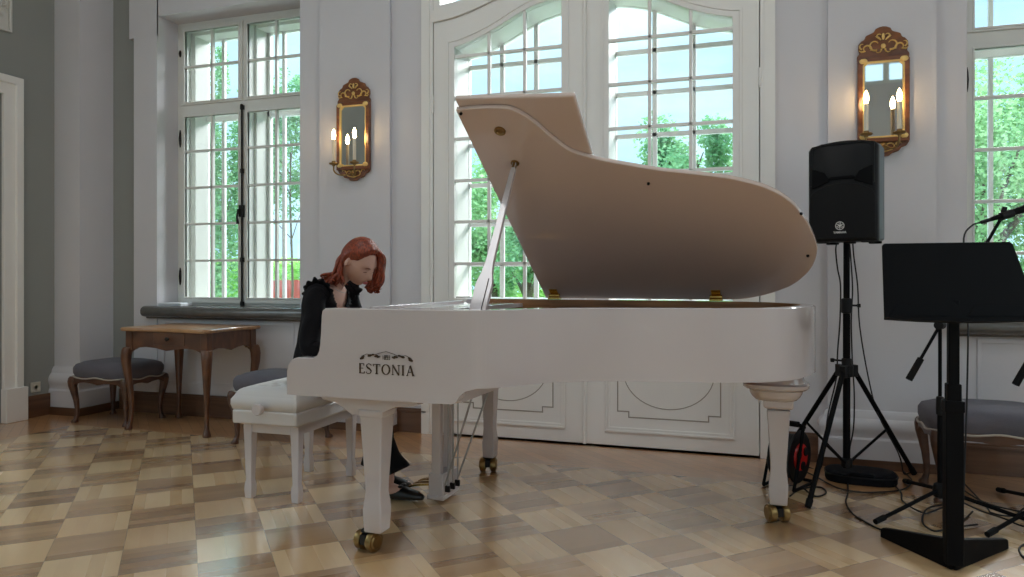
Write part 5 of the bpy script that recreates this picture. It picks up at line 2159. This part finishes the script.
# a few strands sweeping across the near temple to behind the ear
for i in range(16):
    a_ = hp(*(head_pt(radians(rn.uniform(-45, -15)), radians(rn.uniform(55, 72))) * 1.13))
    b_ = hp(*(head_pt(radians(rn.uniform(-84, -70)), radians(rn.uniform(30, 46))) * 1.14))
    c_ = hp(*(head_pt(radians(rn.uniform(-122, -110)), radians(rn.uniform(4, 22))) * 1.15))
    d_ = hp(*(head_pt(radians(rn.uniform(-145, -126)), radians(rn.uniform(-28, -10))) * 1.14))
    lock([a_, b_, c_, d_], rn.uniform(.006, .009), wave=.004, ph=rn.uniform(0, 6))
lk.build('locks', HAIR, hair, smooth=180)
locks = [o for o in COL.objects if o.name == 'locks'][0]
locks.data.transform(Matrix.Translation(-PO))

# blouse: V-necked bodice, loose sleeves, ruffles
NB = 96
secs = []
for t_ in range(0, 31):
    q = 1.15 + (6.35 - 1.15) * t_ / 30
    i0 = int(q)
    f_ = q - i0
    a, b = SPINE[i0], SPINE[min(i0 + 1, len(SPINE) - 1)]
    secs.append((a[0].lerp(b[0], f_), a[1] + (b[1] - a[1]) * f_, a[2] + (b[2] - a[2]) * f_, a[3] + (b[3] - a[3]) * f_))
bl = MB()
rings = []
for k, sct in enumerate(secs):
    loose = .012 + .012 * sin(min(1, k / 14) * pi)
    if k > 24:
        loose = .010
    ring = torso_ring(sct, 1.0, loose, NB)
    cen = sct[0]
    out = []
    for i, p in enumerate(ring):
        a_ = 2 * pi * i / NB
        fold = 1 + .018 * sin(9 * a_ + .25 * k) * (1 - abs(k - 10) / 24) + .010 * sin(17 * a_ - .4 * k)
        out.append(cen + (p - cen) * fold)
    rings.append(out)
vs, fs = [p for r in rings for p in r], []
edge_pts = {}


def v_open(k):
    """half angle of the neck opening at ring k"""
    t_ = (k - 17.0) / 13.0
    return -1 if t_ < 0 else .05 + .58 * t_ ** .85


for k in range(len(rings) - 1):
    for i in range(NB):
        a_ = 2 * pi * (i + .5) / NB
        a_ = a_ if a_ < pi else a_ - 2 * pi
        a_ -= .10
        if abs(a_) < v_open(k):
            continue
        j = (i + 1) % NB
        fs.append((k * NB + i, k * NB + j, (k + 1) * NB + j, (k + 1) * NB + i))
bl.add(vs, fs)
blo = bl.build('blouse', BLOUSE, person, smooth=180, origin=PO)
sd = blo.modifiers.new('solid', 'SOLIDIFY')
sd.thickness = .004
sd.offset = 1


def sleeve(name, sh, elb, wr):
    s_ = MB()
    top = sh + V3(.01, (sh.y + 1.43) * -.35, .012)
    P = smooth_path([top, sh, sh.lerp(elb, .45), elb + V3(-.004, (elb.y + 1.43) * .03, -.004), elb.lerp(wr, .45) + V3(0, 0, -.012), wr + V3(-.02, 0, 0)], 8)
    R0 = [.054, .060, .060, .061, .058, .037]
    rings = []
    up = None
    for i, p in enumerate(P):
        t_ = i / (len(P) - 1) * 5
        i0 = min(int(t_), 4)
        r_ = R0[i0] + (R0[i0 + 1] - R0[i0]) * (t_ - i0)
        a_, b_ = P[max(i - 1, 0)], P[min(i + 1, len(P) - 1)]
        d = (b_ - a_).normalized()
        sd_ = d.cross(V3(0, 1, 0)).normalized()
        u2 = sd_.cross(d)
        rings.append([p + (sd_ * cos(2 * pi * m / 40) + u2 * sin(2 * pi * m / 40)) * r_ * (1 + .05 * sin(5 * 2 * pi * m / 40 + .22 * i) + .045 * sin(i * .8 + 2 * cos(2 * pi * m / 40))) for m in range(40)])
    s_.loft(rings)
    o = s_.build(name, BLOUSE, blo, smooth=180, origin=PO)
    cf = MB()
    c = wr + V3(-.018, 0, 0)
    rows = []
    for (x_, r_) in ((-.006, .033), (.004, .034), (.016, .044), (.026, .050)):
        rows.append([c + V3(x_ + (.004 * cos(9 * 2 * pi * m / 48) if r_ > .04 else 0), r_ * (1 + (.09 * sin(10 * 2 * pi * m / 48) if r_ > .04 else 0)) * cos(2 * pi * m / 48), r_ * (1 + (.09 * sin(10 * 2 * pi * m / 48) if r_ > .04 else 0)) * sin(2 * pi * m / 48)) for m in range(48)])
    cf.loft(rows, cap=False)
    co = cf.build('cuff_ruffle', BLOUSE, o, smooth=180, origin=PO)
    m_ = co.modifiers.new('solid', 'SOLIDIFY')
    m_.thickness = .002


sleeve('sleeve', NSH, NEL, NWR)
sleeve('sleeve', FSH, FEL, FWR)


def ruffle(path, nrm_fn, w, amp, waves, name='ruffle'):
    rows = []
    L = len(path) - 1
    for i, p in enumerate(path):
        t_ = i / L
        nn, oo = nrm_fn(i)
        e = .35 + .65 * sin(pi * min(1, max(0, t_)) * .98 + .02) ** .5
        rows.append([p - nn * .004, p + nn * (w * .5 * e) + oo * (.006 + amp * .4 * sin(2 * pi * waves * t_)), p + nn * (w * e * (1 + .15 * sin(2 * pi * waves * t_ * .7))) + oo * (.008 + amp * sin(2 * pi * waves * t_))])
    m_ = MB().grid(rows)
    o = m_.build(name, BLOUSE, blo, smooth=180, origin=PO)
    s2 = o.modifiers.new('solid', 'SOLIDIFY')
    s2.thickness = .0035
    s2.offset = 0
    return o


# neckline ruffle along both sides of the V
for sgn in (1, -1):
    pth, nrm = [], []
    for k in range(17, len(rings)):
        a_ = .10 + sgn * (v_open(k) + .02)
        fi = (a_ % (2 * pi)) / (2 * pi) * NB
        i0 = int(fi)
        p = rings[k][i0 % NB].lerp(rings[k][(i0 + 1) % NB], fi - i0)
        pth.append(p)
        o_ = (p - secs[k][0]).normalized()
        side_ = V3(0, -sgn, 0)
        side_ = (side_ - o_ * side_.dot(o_)).normalized()
        nrm.append((side_, o_))
    P2, N2 = [], []
    for i in range(len(pth) - 1):
        for j in range(5):
            P2.append(pth[i].lerp(pth[i + 1], j / 5))
            N2.append((nrm[i][0].lerp(nrm[i + 1][0], j / 5), nrm[i][1].lerp(nrm[i + 1][1], j / 5)))
    ruffle(P2, lambda i: N2[i], .036, .011, 8)
# shoulder ruffles over the sleeve heads
for (sh, sg) in ((NSH, -1), (FSH, 1)):
    pth, nrm = [], []
    for i in range(41):
        a_ = radians(-95 + 190 * i / 40)
        d_ = V3(sin(a_) * .066, sg * -.012, cos(a_) * .052)
        pth.append(sh + V3(.004, sg * -.020, .012) + d_)
        nrm.append((V3(sin(a_) * .55, sg * .55, cos(a_) * .6).normalized(), V3(sin(a_), 0, cos(a_))))
    ruffle(pth, lambda i: nrm[i], .034, .008, 7)
# waistband hem
# necklace
nk = MB()
pts = []
for i in range(25):
    a_ = -1.1 + 2.2 * i / 24
    c = V3(-1.085, -1.437, 1.105)
    pts.append(c + V3(.068 * cos(a_) + .006, -.064 * sin(a_), -.050 * cos(a_) + .012))
nk.tube(pts, .0012, 5)
nk.build('necklace', STEEL, person, origin=PO)

# trousers with flared hems
tr_ = MB()
hips = [(SPINE[0][0] + V3(0, 0, .004), .122, .176, 0), SPINE[1][:1] + (.122, .178, 4), (V3(-1.165, -1.43, .75), .104, .156, 8), (V3(-1.159, -1.43, .80), .098, .146, 10)]
tr_.loft([torso_ring(s_, 1.0, .004, 36) for s_ in hips])
for (h_, k_, a_) in ((NHIP, NKN, NAN), (FHIP, FKN, FAN)):
    P = smooth_path([h_ + V3(-.03, 0, 0), h_.lerp(k_, .5), k_ + V3(.004, 0, .002), k_.lerp(a_, .35) + V3(.006, 0, 0), k_.lerp(a_, .75) + V3(.008, 0, 0), a_ + V3(.016, 0, .030)], 7)
    R0 = [.098, .086, .068, .066, .080, .106]
    rings2 = []
    for i, p in enumerate(P):
        t_ = i / (len(P) - 1) * 5
        i0 = min(int(t_), 4)
        r_ = R0[i0] + (R0[i0 + 1] - R0[i0]) * (t_ - i0)
        aa, bb = P[max(i - 1, 0)], P[min(i + 1, len(P) - 1)]
        d = (bb - aa).normalized()
        sd_ = V3(0, 1, 0)
        u2 = sd_.cross(d).normalized()
        rings2.append([p + (sd_ * cos(2 * pi * m / 36) * .88 + u2 * sin(2 * pi * m / 36)) * r_ * (1 + .035 * sin(4 * 2 * pi * m / 36 + .2 * i)) for m in range(36)])
    tr_.loft(rings2)
tr_.build('trousers', TROUSER, person, smooth=180, origin=PO)
# buckled shoes
for a_ in (NAN, FAN):
    sh_ = MB()
    rows = []
    for (x_, w, h0, h1) in ((-.068, .012, .012, .050), (-.058, .028, .008, .062), (-.03, .033, .006, .066), (.01, .036, .004, .060), (.05, .039, .003, .068), (.09, .042, .003, .070), (.13, .042, .004, .060), (.165, .036, .006, .050), (.190, .018, .010, .034)):
        c = V3(a_.x + x_, a_.y + .012 * (x_ + .06) / .2, 0)
        rows.append([c + V3(0, w * cos(2 * pi * m / 20), (h0 + h1) / 2 + (h1 - h0) / 2 * sin(2 * pi * m / 20)) for m in range(20)])
    sh_.loft(rows)
    so2 = sh_.build('shoe', SHOE, person, smooth=180, origin=PO)
    hb_ = MB().box(a_.x - .066, a_.x - .015, a_.y - .026, a_.y + .026, 0, .018)
    hb_.build('heel', SHOE, so2, bevel=.003, origin=PO)
    bwm = MB()
    for s in (-1, 1):
        bwm.sphere(V3(a_.x + .075, a_.y + .008 + s * .018, .076), (.014, .018, .007), 6)
    bwm.sphere(V3(a_.x + .075, a_.y + .008, .078), (.008, .008, .008), 6)
    bwm.build('bow', SHOE, so2, origin=PO)

# ------------------------------------------------------------------ the park outside
GZ = -0.95
lw = MB()
rows = []
for j in range(21):
    rows.append([Vector((-70 + 140 * i / 20, .9 + 90 * j / 20, GZ + .25 * noise.noise(Vector((i * .4, j * .4, 0))))) for i in range(21)])
lw.grid(rows)
struct(lw.build('ground', LAWN, smooth=180))
struct(MB().box(-22, 22, .6, 7.0, GZ - .1, GZ + .26).build('bounce_ground', BOUNCE, smooth=0))  # unseen pale ground added to bounce white light onto the window linings


def leaf_cloud(rnd, n, rx, ry, rz, cz, size, clumps=26, flat=.0):
    """crown of small leaves gathered in clumps"""
    mb = MB()
    cl = []
    for i in range(clumps):
        while True:
            p = Vector((rnd.uniform(-1, 1), rnd.uniform(-1, 1), rnd.uniform(-1, 1)))
            if .25 < p.length < 1:
                break
        cl.append((Vector((p.x * rx * .78, p.y * ry * .78, cz + p.z * rz * .80)), rnd.uniform(.24, .42)))
    for i in range(n):
        c, r = cl[rnd.randrange(clumps)]
        d = Vector((rnd.gauss(0, 1), rnd.gauss(0, 1), rnd.gauss(0, 1))).normalized() * (rnd.random() ** .4) * r
        p = c + Vector((d.x * rx, d.y * ry, d.z * rz))
        a = Vector((rnd.gauss(0, 1), rnd.gauss(0, 1), rnd.gauss(0, .6))).normalized()
        b = a.cross(Vector((rnd.gauss(0, 1), rnd.gauss(0, 1), rnd.gauss(0, 1)))).normalized()
        s = size * rnd.uniform(.6, 1.3)
        mb.add([p - a * s, p - b * s * .55, p + a * s, p + b * s * .55], [(0, 1, 2, 3)])
    return mb


def tree(loc, rx, rz, cz, mat_, label, seed, n=5200, size=.12, group=None, trunk_r=.16):
    rnd = random.Random(seed)
    t = thing('tree', label, 'tree', loc, 0, group)
    leaf_cloud(rnd, n, rx, rx, rz, cz, size).build('crown', mat_, t, smooth=0, fix=False)
    tk = MB()
    tk.tube([(0, 0, -.1), (.05, .02, cz * .35), (-.04, .05, cz * .7), (0, 0, cz)], [trunk_r * 1.2, trunk_r, trunk_r * .8, trunk_r * .4], 10)
    for i in range(7):
        a_ = rnd.uniform(0, 6.28)
        z0 = cz * rnd.uniform(.5, .9)
        tk.tube([(0, 0, z0), (cos(a_) * rx * .3, sin(a_) * rx * .3, z0 + rz * .25), (cos(a_) * rx * .65, sin(a_) * rx * .65, z0 + rz * .5)], [trunk_r * .5, trunk_r * .3, trunk_r * .1], 6)
    tk.build('trunk', BARK, t, smooth=80)
    return t


# seen through the right half of the door
tree((-.70, 19.0, GZ), 2.0, 2.5, 5.3, LEAF_B, 'tall round tree showing its top through the right door leaf', 1, 14000, .085)
tree((-3.05, 16.6, GZ), 1.5, 1.7, 3.9, LEAF_A, 'lower loose tree left of the tall one through the right door leaf', 2, 6000, .08)
tree((2.3, 21.5, GZ), 1.8, 2.2, 4.6, LEAF_C, 'bright green tree at the right edge of the right door leaf', 3, 9000, .09)
# through the left half of the door
tree((-6.0, 15.0, GZ), 1.35, 2.4, 3.4, LEAF_A, 'tree behind the lower panes of the left door leaf', 4, 8000, .08)
tree((-4.2, 12.6, GZ), 1.0, 1.5, 2.8, LEAF_B, 'slim tree seen past the piano prop through the door', 5, 6000, .07)
# through the left casement
tree((-9.46, 10.0, GZ), 1.5, 2.0, 5.5, LEAF_B, 'branchy tree at the upper right of the left casement', 6, 14000, .055, None, .03)
tree((-8.95, 7.0, GZ), .62, 2.9, 3.9, LEAF_B, 'leafy tree in the left sash of the left casement', 7, 9000, .05, None, .03)
# through the right casement
tree((4.6, 8.0, GZ), 1.55, 2.7, 3.4, LEAF_A, 'dense tree filling the right casement', 8, 26000, .045)
tree((8.4, 12.5, GZ), 2.2, 2.8, 4.0, LEAF_B, 'dense tree behind the microphone in the right casement', 9, 12000, .08)
# clipped hedges
for (x0, x1, y, h, m_, lab) in ((-27, -9.8, 17.5, 2.7, LEAF_C, 'bright hedge along the park beyond the left casement'), (-9.5, 6.5, 25.0, 3.0, LEAF_C, 'clipped hedge beyond the glazed door')):
    rnd = random.Random(int(h * 10))
    hb = MB()
    for i in range(14000):
        p = Vector((rnd.uniform(x0, x1), y + rnd.uniform(-.5, .5), GZ + h * rnd.random() ** .7 + .12 * sin(3 * rnd.random())))
        a = Vector((rnd.gauss(0, 1), rnd.gauss(0, 1), rnd.gauss(0, .6))).normalized()
        b = a.cross(Vector((rnd.gauss(0, 1), rnd.gauss(0, 1), rnd.gauss(0, 1)))).normalized()
        s = .12 * rnd.uniform(.6, 1.3)
        hb.add([p - a * s, p - b * s * .55, p + a * s, p + b * s * .55], [(0, 1, 2, 3)])
    o = hb.build('hedge', m_, smooth=0, fix=False)
    tag(o, lab, 'hedge')
# red board fence in front of the hedge
fe = thing('red_fence', 'low red board fence outside the left casement', 'fence', (-10.95, 14.0, GZ), radians(4))
bd = MB()
for i in range(26):
    bd.box(-1.9 + i * .15, -1.9 + i * .15 + .135, -.015, .015, .25, 2.02 + (.02 if i % 2 else 0))
bd.build('boards', REDSHED, fe, smooth=0)
MB().box(-1.95, 2.02, .015, .06, 1.3, 1.40).build('rail', REDSHED, fe, smooth=0)
MB().box(-1.95, 2.02, .015, .06, .45, .55).build('rail', REDSHED, fe, smooth=0)
for x in (-1.9, 0.05, 1.98):
    MB().box(x - .05, x + .05, .06, .16, 0, 1.8).build('post', REDSHED, fe, smooth=0)
